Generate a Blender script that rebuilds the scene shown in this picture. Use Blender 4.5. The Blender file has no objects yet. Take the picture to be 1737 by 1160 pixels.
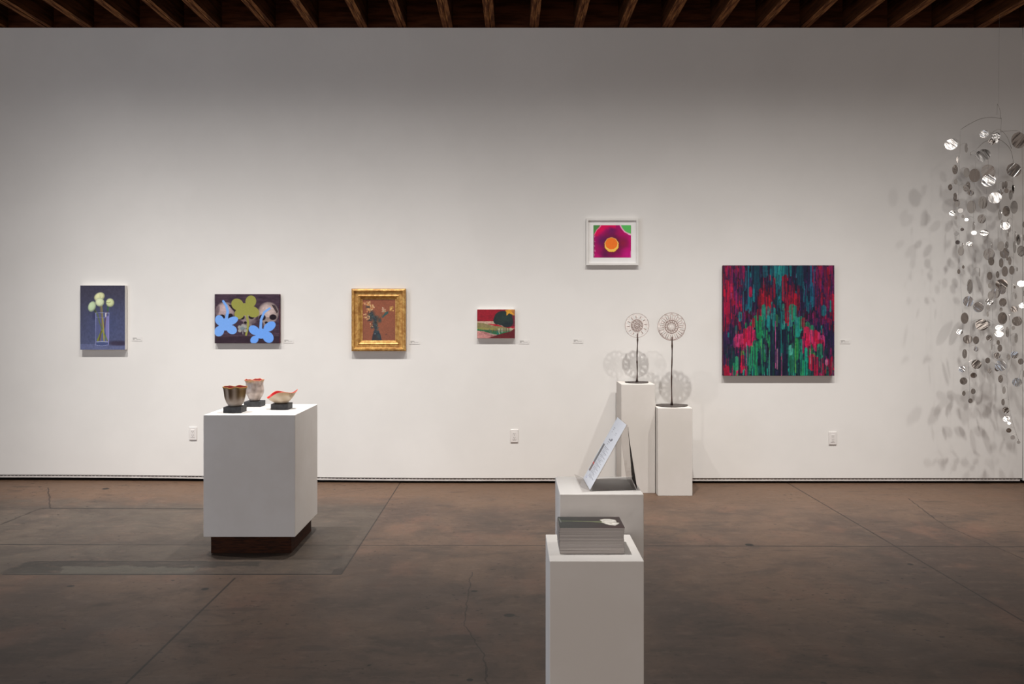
import bpy, bmesh, math, random
import numpy as np
from mathutils import Vector, Matrix, Quaternion

random.seed(7)
rng = np.random.default_rng(7)
SC = bpy.context.scene
COL = SC.collection
PI = math.pi

# ------------------------------------------------------------------ camera geometry
F = 1737 * 28 / 36.0          # focal length in pixels
CX, CY, H = 868.5, 525.0, 1.57
D = 7.19                      # distance to the gallery wall


def P(px, py, d):
    """photo pixel at depth d -> world point"""
    return Vector(((px - CX) * d / F, d, H - (py - CY) * d / F))


def lin(c):
    return tuple((v / 255 / 12.92 if v / 255 <= .04045 else ((v / 255 + .055) / 1.055) ** 2.4) for v in c[:3])


# ------------------------------------------------------------------ materials
class NT:
    """small expression builder for node trees"""

    def __init__(s, name):
        s.m = bpy.data.materials.new(name)
        s.m.use_nodes = True
        s.t = s.m.node_tree
        s.b = s.t.nodes['Principled BSDF']
        s.out = s.t.nodes['Material Output']

    def n(s, typ, **kw):
        nd = s.t.nodes.new(typ)
        for k, v in kw.items():
            setattr(nd, k, v)
        return nd

    def inp(s, nd, i, v):
        if v is None:
            return
        sock = nd.inputs[i]
        if hasattr(v, 'is_output'):
            s.t.links.new(v, sock)
        elif isinstance(v, (tuple, list)) and sock.type == 'RGBA':
            sock.default_value = (*v[:3], 1)
        else:
            sock.default_value = v

    def M(s, op, a, b=None, c=None, clamp=False):
        nd = s.n('ShaderNodeMath', operation=op, use_clamp=clamp)
        s.inp(nd, 0, a)
        s.inp(nd, 1, b)
        s.inp(nd, 2, c)
        return nd.outputs[0]

    def mix(s, f, a, b):
        nd = s.n('ShaderNodeMix', data_type='RGBA')
        s.inp(nd, 0, f)
        s.inp(nd, 6, a)
        s.inp(nd, 7, b)
        return nd.outputs[2]

    def noise(s, scale, detail=4, rough=.6, vec=None, dist=0):
        nd = s.n('ShaderNodeTexNoise')
        nd.inputs['Scale'].default_value = scale
        nd.inputs['Detail'].default_value = detail
        nd.inputs['Roughness'].default_value = rough
        nd.inputs['Distortion'].default_value = dist
        if vec is not None:
            s.t.links.new(vec, nd.inputs['Vector'])
        return nd.outputs['Fac']

    def coord(s, scale=None, kind='Object'):
        o = s.n('ShaderNodeTexCoord').outputs[kind]
        if scale:
            mp = s.n('ShaderNodeMapping')
            mp.inputs['Scale'].default_value = scale
            s.t.links.new(o, mp.inputs['Vector'])
            o = mp.outputs[0]
        return o

    def ss(s, x, a, b):
        nd = s.n('ShaderNodeMapRange', interpolation_type='SMOOTHSTEP')
        s.inp(nd, 0, x)
        nd.inputs[1].default_value = a
        nd.inputs[2].default_value = b
        return nd.outputs[0]

    def bump(s, h, strength=.2, dist=.002):
        nd = s.n('ShaderNodeBump')
        nd.inputs['Strength'].default_value = strength
        nd.inputs['Distance'].default_value = dist
        s.t.links.new(h, nd.inputs['Height'])
        s.t.links.new(nd.outputs[0], s.b.inputs['Normal'])

    def set(s, **kw):
        for k, v in kw.items():
            s.inp(s.b, k.replace('_', ' '), v)
        return s


def noisy(name, c1, c2, scale=6, rough=.6, metal=0, spec=.5, bump=0, bscale=None, stretch=None, detail=4, lo=.35, hi=.65, **kw):
    t = NT(name)
    v = t.coord(stretch)
    f = t.ss(t.noise(scale, detail, .6, v), lo, hi)
    t.set(Base_Color=t.mix(f, lin(c1), lin(c2)), Roughness=rough, Metallic=metal)
    t.b.inputs['Specular IOR Level'].default_value = spec
    if bump:
        t.bump(t.noise(bscale or scale * 8, 3, .6, v), bump)
    for k, v2 in kw.items():
        t.inp(t.b, k.replace('_', ' '), v2)
    return t.m


def attr_mat(name, rough=.55, spec=.3, bump=.15, gain=1.0, metal=0):
    t = NT(name)
    a = t.n('ShaderNodeAttribute')
    a.attribute_name = 'paint'
    c = a.outputs['Color']
    v = t.coord()
    f = t.noise(90, 3, .6, v)
    k = t.M('MULTIPLY_ADD', f, .16, .92 * gain)
    mul = t.n('ShaderNodeVectorMath', operation='SCALE')
    t.t.links.new(c, mul.inputs[0])
    t.t.links.new(k, mul.inputs['Scale'])
    t.set(Base_Color=mul.outputs[0], Roughness=rough, Metallic=metal)
    t.b.inputs['Specular IOR Level'].default_value = spec
    if bump:
        t.bump(t.noise(160, 3, .6, v), bump, .001)
    return t.m


M = {}
LAMP, FRONT, WORLD, DAY, REAR = 930, 400, .25, 125, 118
M['wall'] = noisy('painted plaster', (219, 216, 212), (223, 220, 216), 1.3, .85, spec=.15, bump=.04, bscale=60)
M['ped'] = noisy('painted mdf', (210, 205, 200), (215, 211, 207), 2.5, .6, spec=.25, bump=.02, bscale=40)
M['ped_dull'] = noisy('worn painted mdf', (192, 186, 179), (197, 191, 185), 2.5, .65, spec=.2, bump=.02, bscale=40)
M['white'] = noisy('white plastic', (215, 210, 206), (222, 218, 215), 5, .4)
M['slot'] = noisy('dark slot', (60, 52, 50), (75, 66, 62), 5, .7)
M['strip'] = noisy('zinc strip', (190, 184, 180), (205, 200, 196), 9, .5, spec=.3)
M['black'] = noisy('black kick board', (18, 14, 13), (26, 20, 18), 6, .8, spec=.1)
M['plinth'] = noisy('stained plinth wood', (36, 16, 6), (58, 28, 10), 14, .7, spec=.15, bump=.1, stretch=(1, 1, 8))
M['canvas_side'] = noisy('primed canvas edge', (225, 221, 216), (231, 228, 224), 8, .8, spec=.1)
M['canvas_dark'] = noisy('painted canvas edge', (60, 40, 60), (90, 30, 50), 12, .7, spec=.1)
M['slate'] = noisy('black stone block', (40, 40, 42), (60, 60, 63), 40, .65, bump=.3, bscale=60)
M['iron'] = noisy('rusted iron', (48, 33, 28), (74, 52, 44), 50, .6, metal=.3, bump=.3, bscale=120)
M['iron_plate'] = noisy('dark iron plate', (62, 55, 52), (84, 76, 72), 20, .5, metal=.5, bump=.2)
M['wire'] = noisy('steel wire', (130, 124, 118), (160, 152, 146), 20, .35, metal=.8)
M['pages'] = noisy('page edges', (176, 170, 167), (204, 199, 196), 3, .75, stretch=(1, 1, 600), spec=.1, detail=2)
M['cover'] = noisy('charcoal cover', (60, 56, 55), (72, 67, 66), 5, .35)
M['mat'] = noisy('mat board', (228, 226, 224), (234, 232, 230), 5, .8, spec=.1)
M['wframe'] = noisy('white lacquer frame', (214, 211, 206), (222, 219, 215), 5, .5)
M['darkwood'] = noisy('dark blocking board', (50, 26, 15), (80, 44, 26), 3, .85, stretch=(1, 1, 8), spec=.05, bump=.1)
M['deck'] = noisy('dark roof deck', (40, 22, 13), (62, 34, 20), 4, .85, stretch=(8, 1, 1), spec=.05)

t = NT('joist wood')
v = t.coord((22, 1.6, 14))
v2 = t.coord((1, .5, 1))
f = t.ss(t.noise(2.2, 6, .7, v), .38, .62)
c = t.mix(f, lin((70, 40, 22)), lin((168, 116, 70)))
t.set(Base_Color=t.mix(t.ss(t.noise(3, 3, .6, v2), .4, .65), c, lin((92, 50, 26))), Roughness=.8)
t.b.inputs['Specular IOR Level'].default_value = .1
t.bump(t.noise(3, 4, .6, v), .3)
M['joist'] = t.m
M['joist_side'] = noisy('shade-darkened joist timber', (40, 20, 11), (84, 50, 28), 2, .85, stretch=(12, .8, 8), spec=.05, bump=.2)  # joist sides coloured darker to stand in for the shade between joists

# gold leaf frame
t = NT('gilded wood')
v = t.coord()
f = t.ss(t.noise(30, 5, .7, v), .35, .68)
c = t.mix(f, lin((168, 118, 58)), lin((216, 176, 104)))
c = t.mix(t.ss(t.noise(9, 4, .7, v), .5, .75), c, lin((146, 98, 50)))
t.set(Base_Color=c, Roughness=.45, Metallic=.4)
t.bump(t.noise(220, 2, .5, v), .35, .001)
M['gold'] = t.m

# mirror-like aluminium discs
t = NT('brushed aluminium')
v = t.coord((2.2, .35, 1))
t.set(Base_Color=lin((190, 185, 181)), Metallic=1.0, Roughness=.27)
t.bump(t.noise(1.0, 1, .4, v, .3), 1.0, .009)
M['disc'] = t.m

t = NT('pale tinted glass')
t.set(Base_Color=lin((252, 246, 243)), Roughness=.08, IOR=1.35)
t.b.inputs['Transmission Weight'].default_value = .82
M['glass'] = t.m
t = NT('brown trailed glass')
f = t.noise(60, 2, .5, t.coord())
t.set(Base_Color=t.mix(f, lin((122, 92, 82)), lin((160, 128, 118))), Roughness=.2, IOR=1.4)
t.b.inputs['Transmission Weight'].default_value = .35
M['glass_brown'] = t.m

# thin clear acrylic sheet
t = NT('clear acrylic')
tr = t.n('ShaderNodeBsdfTransparent')
tr.inputs[0].default_value = (.90, .89, .885, 1)
gl = t.n('ShaderNodeBsdfGlossy')
gl.inputs['Roughness'].default_value = .05
mx = t.n('ShaderNodeMixShader')
mx.inputs[0].default_value = .07
t.t.links.new(tr.outputs[0], mx.inputs[1])
t.t.links.new(gl.outputs[0], mx.inputs[2])
t.t.links.new(mx.outputs[0], t.out.inputs[0])
M['acrylic'] = t.m
M['darkpanel'] = noisy('dark panel', (34, 28, 26), (62, 52, 48), 9, .7, spec=.1)

# ------------------------------------------------------------------ object helpers


def tag(o, label=None, cat=None, group=None, kind=None):
    if label:
        o['label'] = label
    if cat:
        o['category'] = cat
    if group:
        o['group'] = group
    if kind:
        o['kind'] = kind
    return o


def empty(name, loc, rz=0):
    o = bpy.data.objects.new(name, None)
    COL.objects.link(o)
    o.location = loc
    o.rotation_euler = (0, 0, rz)
    return o


def link(name, me, mat, parent=None, world=False):
    """link a mesh; coordinates of the mesh are local to parent unless world=True"""
    o = bpy.data.objects.new(name, me)
    COL.objects.link(o)
    if mat is not None:
        for m in (mat if isinstance(mat, (list, tuple)) else [mat]):
            me.materials.append(m)
    if parent is not None:
        o.parent = parent
        if world:
            o.location = -parent.location
    return o


def bm_obj(name, bm, mat, parent=None, smooth=False, world=False, bevel=0):
    if bevel:
        bmesh.ops.bevel(bm, geom=[e for e in bm.edges], offset=bevel, segments=2, affect='EDGES', profile=.5)
    bmesh.ops.recalc_face_normals(bm, faces=bm.faces)
    me = bpy.data.meshes.new(name)
    bm.to_mesh(me)
    bm.free()
    if smooth:
        me.polygons.foreach_set('use_smooth', [True] * len(me.polygons))
    return link(name, me, mat, parent, world)


def box(bm, x0, x1, y0, y1, z0, z1):
    vs = [bm.verts.new((x, y, z)) for z in (z0, z1) for y in (y0, y1) for x in (x0, x1)]
    for q in ((0, 2, 3, 1), (4, 5, 7, 6), (0, 1, 5, 4), (2, 6, 7, 3), (0, 4, 6, 2), (1, 3, 7, 5)):
        bm.faces.new([vs[i] for i in q])
    return vs


def boxo(name, b, mat, parent=None, bevel=0, world=False):
    bm = bmesh.new()
    box(bm, *b)
    return bm_obj(name, bm, mat, parent, bevel=bevel, world=world)


def tube(bm, pts, rad, n=6, cap=True):
    pts = [Vector(p) for p in pts]
    if not isinstance(rad, (list, tuple)):
        rad = [rad] * len(pts)
    rings = []
    up = Vector((0, 0, 1))
    for i, p in enumerate(pts):
        a = pts[max(i - 1, 0)]
        b = pts[min(i + 1, len(pts) - 1)]
        d = (b - a).normalized()
        u = d.cross(up if abs(d.z) < .95 else Vector((1, 0, 0))).normalized()
        w = d.cross(u)
        rings.append([bm.verts.new(p + (u * math.cos(k * 2 * PI / n) + w * math.sin(k * 2 * PI / n)) * rad[i]) for k in range(n)])
    for r0, r1 in zip(rings, rings[1:]):
        for k in range(n):
            bm.faces.new((r0[k], r0[(k + 1) % n], r1[(k + 1) % n], r1[k]))
    if cap:
        bm.faces.new(rings[0][::-1])
        bm.faces.new(rings[-1])


# ------------------------------------------------------------------ painting canvas
class Art:
    """a little painter: colours per vertex of a dense grid, in its own drawing units"""

    def __init__(s, x0, y0, x1, y1, nx, ny, bg):
        s.nx, s.ny = nx, ny
        s.X, s.Y = np.meshgrid(np.linspace(x0, x1, nx), np.linspace(y0, y1, ny))
        s.C = np.zeros((ny, nx, 3)) + np.array(bg, float)

    def fill(s, m, c, a=1.0):
        m = (np.clip(m, 0, 1) * a)[..., None]
        s.C = s.C * (1 - m) + np.array(c, float) * m

    def field(s, scale, seed=0, octaves=2, sx=1, sy=1):
        r = np.random.default_rng(seed)
        out = np.zeros_like(s.X)
        amp, tot = 1.0, 0
        for o in range(octaves):
            gx = max(2, int(scale * sx * 2 ** o)) + 2
            gy = max(2, int(scale * sy * 2 ** o)) + 2
            g = r.random((gy, gx))
            u = np.linspace(0, gx - 1.001, s.nx)
            v = np.linspace(0, gy - 1.001, s.ny)
            iu, iv = u.astype(int), v.astype(int)
            fu, fv = (u - iu), (v - iv)
            fu = fu * fu * (3 - 2 * fu)
            fv = fv * fv * (3 - 2 * fv)
            a = g[np.ix_(iv, iu)] * (1 - fu) + g[np.ix_(iv, iu + 1)] * fu
            b = g[np.ix_(iv + 1, iu)] * (1 - fu) + g[np.ix_(iv + 1, iu + 1)] * fu
            out += amp * (a * (1 - fv)[:, None] + b * fv[:, None])
            tot += amp
            amp *= .55
        return out / tot

    def ell(s, cx, cy, rx, ry, c, rot=0, soft=.06, a=1.0):
        r = math.radians(rot)
        dx, dy = s.X - cx, s.Y - cy
        u = (dx * math.cos(r) + dy * math.sin(r)) / rx
        v = (-dx * math.sin(r) + dy * math.cos(r)) / ry
        q = np.sqrt(u * u + v * v)
        s.fill((1 + soft - q) / (2 * soft) if soft else (q < 1), c, a)

    def poly(s, pts, c, a=1.0, soft=0):
        m = np.zeros_like(s.X, bool)
        n = len(pts)
        for i in range(n):
            (xa, ya), (xb, yb) = pts[i], pts[(i + 1) % n]
            cond = ((ya > s.Y) != (yb > s.Y))
            with np.errstate(all='ignore'):
                xi = (xb - xa) * (s.Y - ya) / ((yb - ya) or 1e-9) + xa
            m ^= cond & (s.X < xi)
        s.fill(m.astype(float), c, a)

    def line(s, pts, w, c, a=1.0, w2=None):
        best = np.full_like(s.X, 1e9)
        n = len(pts) - 1
        for i in range(n):
            (xa, ya), (xb, yb) = pts[i], pts[i + 1]
            L = (xb - xa) ** 2 + (yb - ya) ** 2 + 1e-9
            tt = np.clip(((s.X - xa) * (xb - xa) + (s.Y - ya) * (yb - ya)) / L, 0, 1)
            d = np.hypot(s.X - xa - tt * (xb - xa), s.Y - ya - tt * (yb - ya))
            ww = w if w2 is None else w + (w2 - w) * (i + tt) / n
            best = np.minimum(best, d / (ww / 2))
        s.fill((1.15 - best) / .3, c, a)

    def speckle(s, amt, seed=1, scale=40):
        s.C = s.C * (1 + (s.field(scale, seed, 3) - .5)[..., None] * amt)

    def mesh(s, name, origin, ux, uz):
        """grid face: origin = top left, ux, uz = full width / height vectors (uz pointing down)"""
        o, ux, uz = np.array(origin), np.array(ux), np.array(uz)
        a = np.linspace(0, 1, s.nx)
        b = np.linspace(0, 1, s.ny)
        A, B = np.meshgrid(a, b)
        co = o + A[..., None] * ux + B[..., None] * uz
        me = bpy.data.meshes.new(name)
        nv = s.nx * s.ny
        nf = (s.nx - 1) * (s.ny - 1)
        i = (np.arange(s.ny - 1)[:, None] * s.nx + np.arange(s.nx - 1)[None, :]).ravel()
        q = np.stack([i, i + s.nx, i + s.nx + 1, i + 1], 1).ravel()
        me.vertices.add(nv)
        me.vertices.foreach_set('co', co.reshape(-1))
        me.loops.add(nf * 4)
        me.loops.foreach_set('vertex_index', q.astype(np.int32))
        me.polygons.add(nf)
        me.polygons.foreach_set('loop_start', (np.arange(nf) * 4).astype(np.int32))
        me.polygons.foreach_set('loop_total', np.full(nf, 4, np.int32))
        me.update(calc_edges=True)
        c = np.clip(s.C / 255, 0, 1)
        l = np.where(c <= .04045, c / 12.92, ((c + .055) / 1.055) ** 2.4)
        rgba = np.ones((nv, 4))
        rgba[:, :3] = l.reshape(-1, 3)
        at = me.color_attributes.new('paint', 'FLOAT_COLOR', 'POINT')
        at.data.foreach_set('color', rgba.ravel().astype(np.float32))
        return me


M['oil'] = attr_mat('oil paint', .5, .3, .15, gain=.84)
M['matte_paint'] = attr_mat('matte paint', .75, .15, .1, gain=.86)
M['print'] = attr_mat('printed paper', .6, .2, 0)
M['ceramic'] = attr_mat('glazed ceramic', .42, .4, .5)

# ------------------------------------------------------------------ the room


def sm(x):
    x = min(max(x, 0), 1)
    return x * x * (3 - 2 * x)


def rise(x):
    return .032 * sm((-x - .3) / 4.2)


# floor: gently uneven slab
xs = [-6.5 + i * .26 for i in range(51)]
ys = [-3.5, 0, 2, 4, 5.6] + [5.75 + i * .1 for i in range(17)]
bm = bmesh.new()
g = [[bm.verts.new((x, y, (rise(x) * .8 * sm((y - 5.75) / 1.3) if y > 5.7 else 0))) for x in xs] for y in ys]
for j in range(len(ys) - 1):
    for i in range(len(xs) - 1):
        bm.faces.new((g[j][i], g[j][i + 1], g[j + 1][i + 1], g[j + 1][i]))

t = NT('stained concrete')
pos = t.coord()
sep = t.n('ShaderNodeSeparateXYZ')
t.t.links.new(pos, sep.inputs[0])
X, Y = sep.outputs[0], sep.outputs[1]
big = t.noise(.9, 5, .62, t.coord((1, .8, 1)))
mid = t.noise(3.0, 6, .65, t.coord((.8, 1.2, 1)), .4)
fine = t.noise(28, 4, .7, pos)
c = t.mix(t.ss(big, .38, .62), lin((84, 68, 59)), lin((110, 88, 73)))
c = t.mix(t.M('MULTIPLY', t.ss(mid, .48, .68), .8), c, lin((80, 68, 60)))
c = t.mix(t.M('MULTIPLY', t.ss(t.noise(1.7, 4, .6, t.coord((1.3, 1, 2))), .52, .7), .55), c, lin((124, 92, 76)))
# peachy concrete close to the wall, with the wall's reflection painted in paler
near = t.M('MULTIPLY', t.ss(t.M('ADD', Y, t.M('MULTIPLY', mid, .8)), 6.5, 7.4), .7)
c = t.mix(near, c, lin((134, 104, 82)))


def cmpgt(a, b):
    return t.M('GREATER_THAN', a, b)


def cmplt(a, b):
    return t.M('LESS_THAN', a, b)


def mul(*a):
    r = a[0]
    for q in a[1:]:
        r = t.M('MULTIPLY', r, q)
    return r


wob = t.M('MULTIPLY_ADD', t.noise(3.5, 5, .7, pos), .24, -.12)
wob2 = t.M('MULTIPLY_ADD', t.noise(9, 5, .75, t.coord((.5, 1, 1))), .34, -.17)
# grey repair slab left of the joint
patch = mul(cmplt(X, -1.012), cmpgt(Y, 4.72), t.ss(t.M('SUBTRACT', 6.62, t.M('ADD', Y, t.M('MULTIPLY', wob, 4))), -.05, .35))
c = t.mix(mul(patch, .72), c, t.mix(t.ss(mid, .4, .65), lin((88, 80, 71)), lin((72, 65, 59))))
# smooth grey screed strip along the front edge and the dark worn band behind it
strip = mul(cmplt(X, -1.9), cmpgt(X, -2.95), cmpgt(Y, 4.725), cmplt(t.M('ADD', Y, wob2), 4.86))
c = t.mix(mul(strip, .85), c, lin((96, 91, 81)))
band = mul(cmplt(t.M('ADD', X, wob2), -1.55), cmpgt(X, -3.02), cmpgt(t.M('ADD', Y, wob2), 4.855), cmplt(Y, 4.965))
c = t.mix(mul(band, .8), c, lin((58, 52, 46)))
endp = mul(cmplt(X, t.M('ADD', -2.72, wob2)), cmpgt(t.M('ADD', X, t.M('MULTIPLY', t.M('SUBTRACT', 4.965, Y), 0.2)), -3.02), cmpgt(Y, 4.74), cmplt(Y, 4.965))
c = t.mix(mul(endp, .8), c, lin((56, 50, 44)))
endq = mul(cmpgt(X, -1.075), cmplt(X, -1.015), cmpgt(Y, 4.73), cmplt(Y, t.M('ADD', 4.86, wob2)))
c = t.mix(mul(endq, .75), c, lin((54, 46, 42)))
# pits and specks
pit = t.ss(t.noise(30, 2, .5, t.coord((.7, 1, 1))), .655, .70)
pitm = t.ss(t.noise(1.6, 3, .6, t.coord((1, 1, 3))), .45, .6)
c = t.mix(mul(pit, pitm, .9), c, lin((34, 26, 22)))
c = t.mix(mul(t.ss(t.noise(11, 4, .6, t.coord((.5, 1.4, 1))), .64, .70), t.ss(t.noise(1.1, 2, .5, t.coord((1, 1, 5))), .45, .6), .7), c, lin((48, 38, 33)))
c = t.mix(t.M('MULTIPLY', t.ss(fine, .5, .75), .5), c, lin((62, 50, 43)))
c = t.mix(t.M('MULTIPLY', t.ss(t.noise(13, 5, .75, t.coord((.6, 1.3, 1))), .50, .70), .3), c, lin((140, 116, 100)))
# wide stains
c = t.mix(t.M('MULTIPLY', t.ss(t.noise(5.5, 3, .5, t.coord((.45, 1.5, 1))), .62, .7), .4), c, lin((58, 49, 44)))


def linemask(coord, at, w, tilt=0.0, other=None):
    q = t.M('SUBTRACT', coord, at)
    if tilt:
        q = t.M('SUBTRACT', q, t.M('MULTIPLY', other, tilt))
    return cmplt(t.M('ABSOLUTE', q), w)


joints = [
    (mul(linemask(X, -1.012, .0045), cmpgt(Y, 4.72)), .8),
    (mul(linemask(X, -1.62, .006), cmplt(Y, 4.66)), .8),
    (linemask(X, 2.676, .0055, -.025, Y), .8),
    (linemask(Y, 5.30, .0075, -.007, X), .75),
    (mul(linemask(Y, 4.722, .009), cmplt(X, -1.012), cmpgt(X, -3.02)), .8),
    (mul(linemask(Y, 4.965, .008), cmplt(X, -1.9), cmpgt(X, -2.98)), .7),
    (mul(linemask(Y, 6.26, .016), cmplt(X, -1.85), cmpgt(X, -3.7)), .65),
]
for m_, a_ in joints:
    c = t.mix(mul(m_, a_), c, lin((34, 27, 24)))
c = t.mix(mul(linemask(Y, 3.385, .003), .5), c, lin((118, 104, 94)))


def crack(pts, w, along='Y'):
    """thin crack following X = f(Y), with its own wiggle"""
    nd = t.n('ShaderNodeFloatCurve')
    y0, y1 = pts[0][1], pts[-1][1]
    xs_ = [p[0] for p in pts]
    x0, x1 = min(xs_) - .05, max(xs_) + .05
    cv = nd.mapping.curves[0]
    pp = [((p[1] - y0) / (y1 - y0), (p[0] - x0) / (x1 - x0)) for p in pts]
    cv.points[0].location = pp[0]
    cv.points[1].location = pp[-1]
    for p in pp[1:-1]:
        cv.points.new(*p)
    for p in cv.points:
        p.handle_type = 'VECTOR'
    nd.mapping.update()
    tt = t.M('DIVIDE', t.M('SUBTRACT', Y, y0), y1 - y0)
    t.inp(nd, 1, tt)
    fx = t.M('MULTIPLY_ADD', nd.outputs[0], x1 - x0, x0)
    fx = t.M('ADD', fx, t.M('MULTIPLY_ADD', t.noise(9, 3, .6, pos), .05, -.025))
    return mul(cmplt(t.M('ABSOLUTE', t.M('SUBTRACT', X, fx)), w), cmpgt(Y, y0), cmplt(Y, y1))


def fp(px, py):
    d_ = H * F / (py - CY)
    return ((px - CX) * d_ / F, d_)


for pts, w in (([fp(828, 1165), fp(820, 1110), fp(806, 1084), fp(787, 1060), fp(794, 1010), fp(800, 970)], .0035),
               ([fp(0, 890), fp(30, 878), fp(68, 864)], .009), ([fp(85, 864), fp(84, 850), fp(82, 832)], .007),
               ([fp(470, 850), fp(560, 840), fp(640, 828)], .006),
               ([fp(1737, 948), fp(1600, 890), fp(1540, 845)], .005)):
    pts = sorted(pts, key=lambda p: p[1])
    c = t.mix(mul(crack(pts, w), .7), c, lin((40, 30, 26)))
for (px, py, rx, ry) in ((804, 1002.5, .020, .016), (864, 1043.5, .031, .022), (179, 833, .03, .03), (348, 999, .022, .02), (1271, 924, .03, .03), (1544, 957, .02, .02), (797, 1153, .015, .014), (120, 994, .022, .016)):
    fx_, fy_ = fp(px, py)
    dx = t.M('DIVIDE', t.M('SUBTRACT', X, fx_), rx)
    dy = t.M('DIVIDE', t.M('SUBTRACT', Y, fy_), ry)
    q = t.M('SQRT', t.M('ADD', t.M('MULTIPLY', dx, dx), t.M('MULTIPLY', dy, dy)))
    q = t.M('ADD', q, t.M('MULTIPLY_ADD', fine, .6, -.3))
    c = t.mix(t.ss(q, 1.15, .75), c, lin((34, 28, 24)))
hs = t.n('ShaderNodeHueSaturation')
hs.inputs['Saturation'].default_value = 1.02
hs.inputs['Value'].default_value = .49
t.t.links.new(c, hs.inputs['Color'])
c = hs.outputs[0]
t.set(Base_Color=c, Roughness=t.M('MULTIPLY_ADD', mid, .25, .42))
t.b.inputs['Specular IOR Level'].default_value = .28
t.bump(t.M('ADD', mid, t.M('MULTIPLY', fine, .3)), .10, .004)
M['floor'] = t.m
tag(bm_obj('floor', bm, M['floor']), kind='structure')

# gallery wall: front face at D, lower edge following the slightly rising floor
ZT = 4.113
bm = bmesh.new()
XR = 4.607
n = 40
rows = []
for i in range(n + 1):
    x = -6.5 + (XR + 6.5) * i / n
    zb = .049 + rise(x)
    rows.append([bm.verts.new((x, yy, zz)) for yy, zz in ((D, zb), (D, ZT), (D + .02, zb))])
for a, b in zip(rows, rows[1:]):
    bm.faces.new((a[0], b[0], b[1], a[1]))
    bm.faces.new((a[0], a[2], b[2], b[0]))
bmesh.ops.remove_doubles(bm, verts=bm.verts, dist=1e-6)
vs = [bm.verts.new(p) for p in ((-6.5, D, ZT), (XR, D, ZT), (XR, D + .14, ZT), (-6.5, D + .14, ZT))]
bm.faces.new(vs)
tag(bm_obj('wall_back', bm, M['wall']), kind='structure')
# adjoining wall section at the right edge, a hair proud of the joint
tag(boxo('wall_right', (XR + .006, 6.6, D - .004, D + .14, .028, ZT), M['wall']), kind='structure')
tag(boxo('trim_1', (-6.5, 6.6, D + .05, D + .12, -.02, .3), M['black']), kind='structure')

# perforated metal edging strip under the plaster
bm = bmesh.new()
pitch = .0333
x = -6.0
y = D + .006
while x < XR - .02:
    for (a, b, z0, z1) in ((0, pitch, .042, .046), (0, .011, .0365, .042), (0, pitch, .022, .0365)):
        za, zb_ = rise(x + a), rise(x + b)
        vs = [bm.verts.new(p) for p in ((x + a, y, z0 + za), (x + b, y, z0 + zb_), (x + b, y, z1 + zb_), (x + a, y, z1 + za))]
        bm.faces.new(vs)
    x += pitch
ob = bm_obj('baseboard_back', bm, M['strip'])
md = ob.modifiers.new('thick', 'SOLIDIFY')
md.thickness = .002
tag(ob, kind='structure')

# ceiling: deck, blocking board above the plaster and exposed joists
bm = bmesh.new()
box(bm, -6.5, 6.6, -3.5, D + .3, ZT + .27, ZT + .31)
ceil = tag(bm_obj('ceiling', bm, M['deck']), kind='structure')
boxo('blocking_board', (-6.5, 6.6, D + .035, D + .08, ZT - .05, ZT + .28), M['darkwood'], ceil)
jx = [2, 79, 149, 227, 303, 375 - 9, 457, 532, 616, 683, 760, 831, 906, 981, 1057, 1132, 1214, 1291, 1366, 1439, 1517, 1591, 1663, 1740]
jx = [2 - 77 * k for k in range(8, 0, -1)] + jx + [1740 + 76 * k for k in range(1, 9)]
jmeshes = []
for k in range(5):
    bm = bmesh.new()
    w = (.040, .036, .043, .038, .045)[k]
    box(bm, -w, -.002, -3.5, D + .034, 0, .27)
    box(bm, .002, w, -3.5, D + .034, .003 * (k % 3), .27)
    bmesh.ops.subdivide_edges(bm, edges=[e for e in bm.edges if abs(e.verts[0].co.y - e.verts[1].co.y) > 1], cuts=24)
    for v_ in bm.verts:
        v_.co.x += .003 * math.sin(v_.co.y * 3.1 + k * 2)
    bmesh.ops.recalc_face_normals(bm, faces=bm.faces)
    me = bpy.data.meshes.new('joist')
    bm.to_mesh(me)
    bm.free()
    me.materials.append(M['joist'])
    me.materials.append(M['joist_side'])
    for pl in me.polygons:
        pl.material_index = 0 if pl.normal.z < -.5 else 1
    jmeshes.append(me)
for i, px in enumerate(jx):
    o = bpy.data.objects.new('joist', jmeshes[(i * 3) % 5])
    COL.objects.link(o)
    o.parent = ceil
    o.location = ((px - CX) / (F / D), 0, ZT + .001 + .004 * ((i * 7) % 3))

# ------------------------------------------------------------------ wall-hung works


def rect(px0, py0, px1, py1, depth):
    a = P(px0, py0, depth)
    b = P(px1, py1, depth)
    return a.x, b.x, b.z, a.z


def canvas_work(name, label, cat, pxr, th, art, side, gap=.012, art_mat=None):
    x0, x1, z0, z1 = rect(*pxr, D - th)
    cx_, cz_ = (x0 + x1) / 2, z0
    root = empty(name, (cx_, D, cz_))
    tag(root, label, cat)
    w, h = x1 - x0, z1 - z0
    bm = bmesh.new()
    box(bm, -w / 2, w / 2, -th, -.002, 0, h)
    bm_obj('stretched_canvas', bm, side, root, bevel=.0025)
    e = .0012
    me = art.mesh('painted_face', (-w / 2 + e, -th - .0008, h - e), (w - 2 * e, 0, 0), (0, 0, -(h - 2 * e)))
    link('painted_face', me, art_mat or M['oil'], root)
    return root


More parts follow.
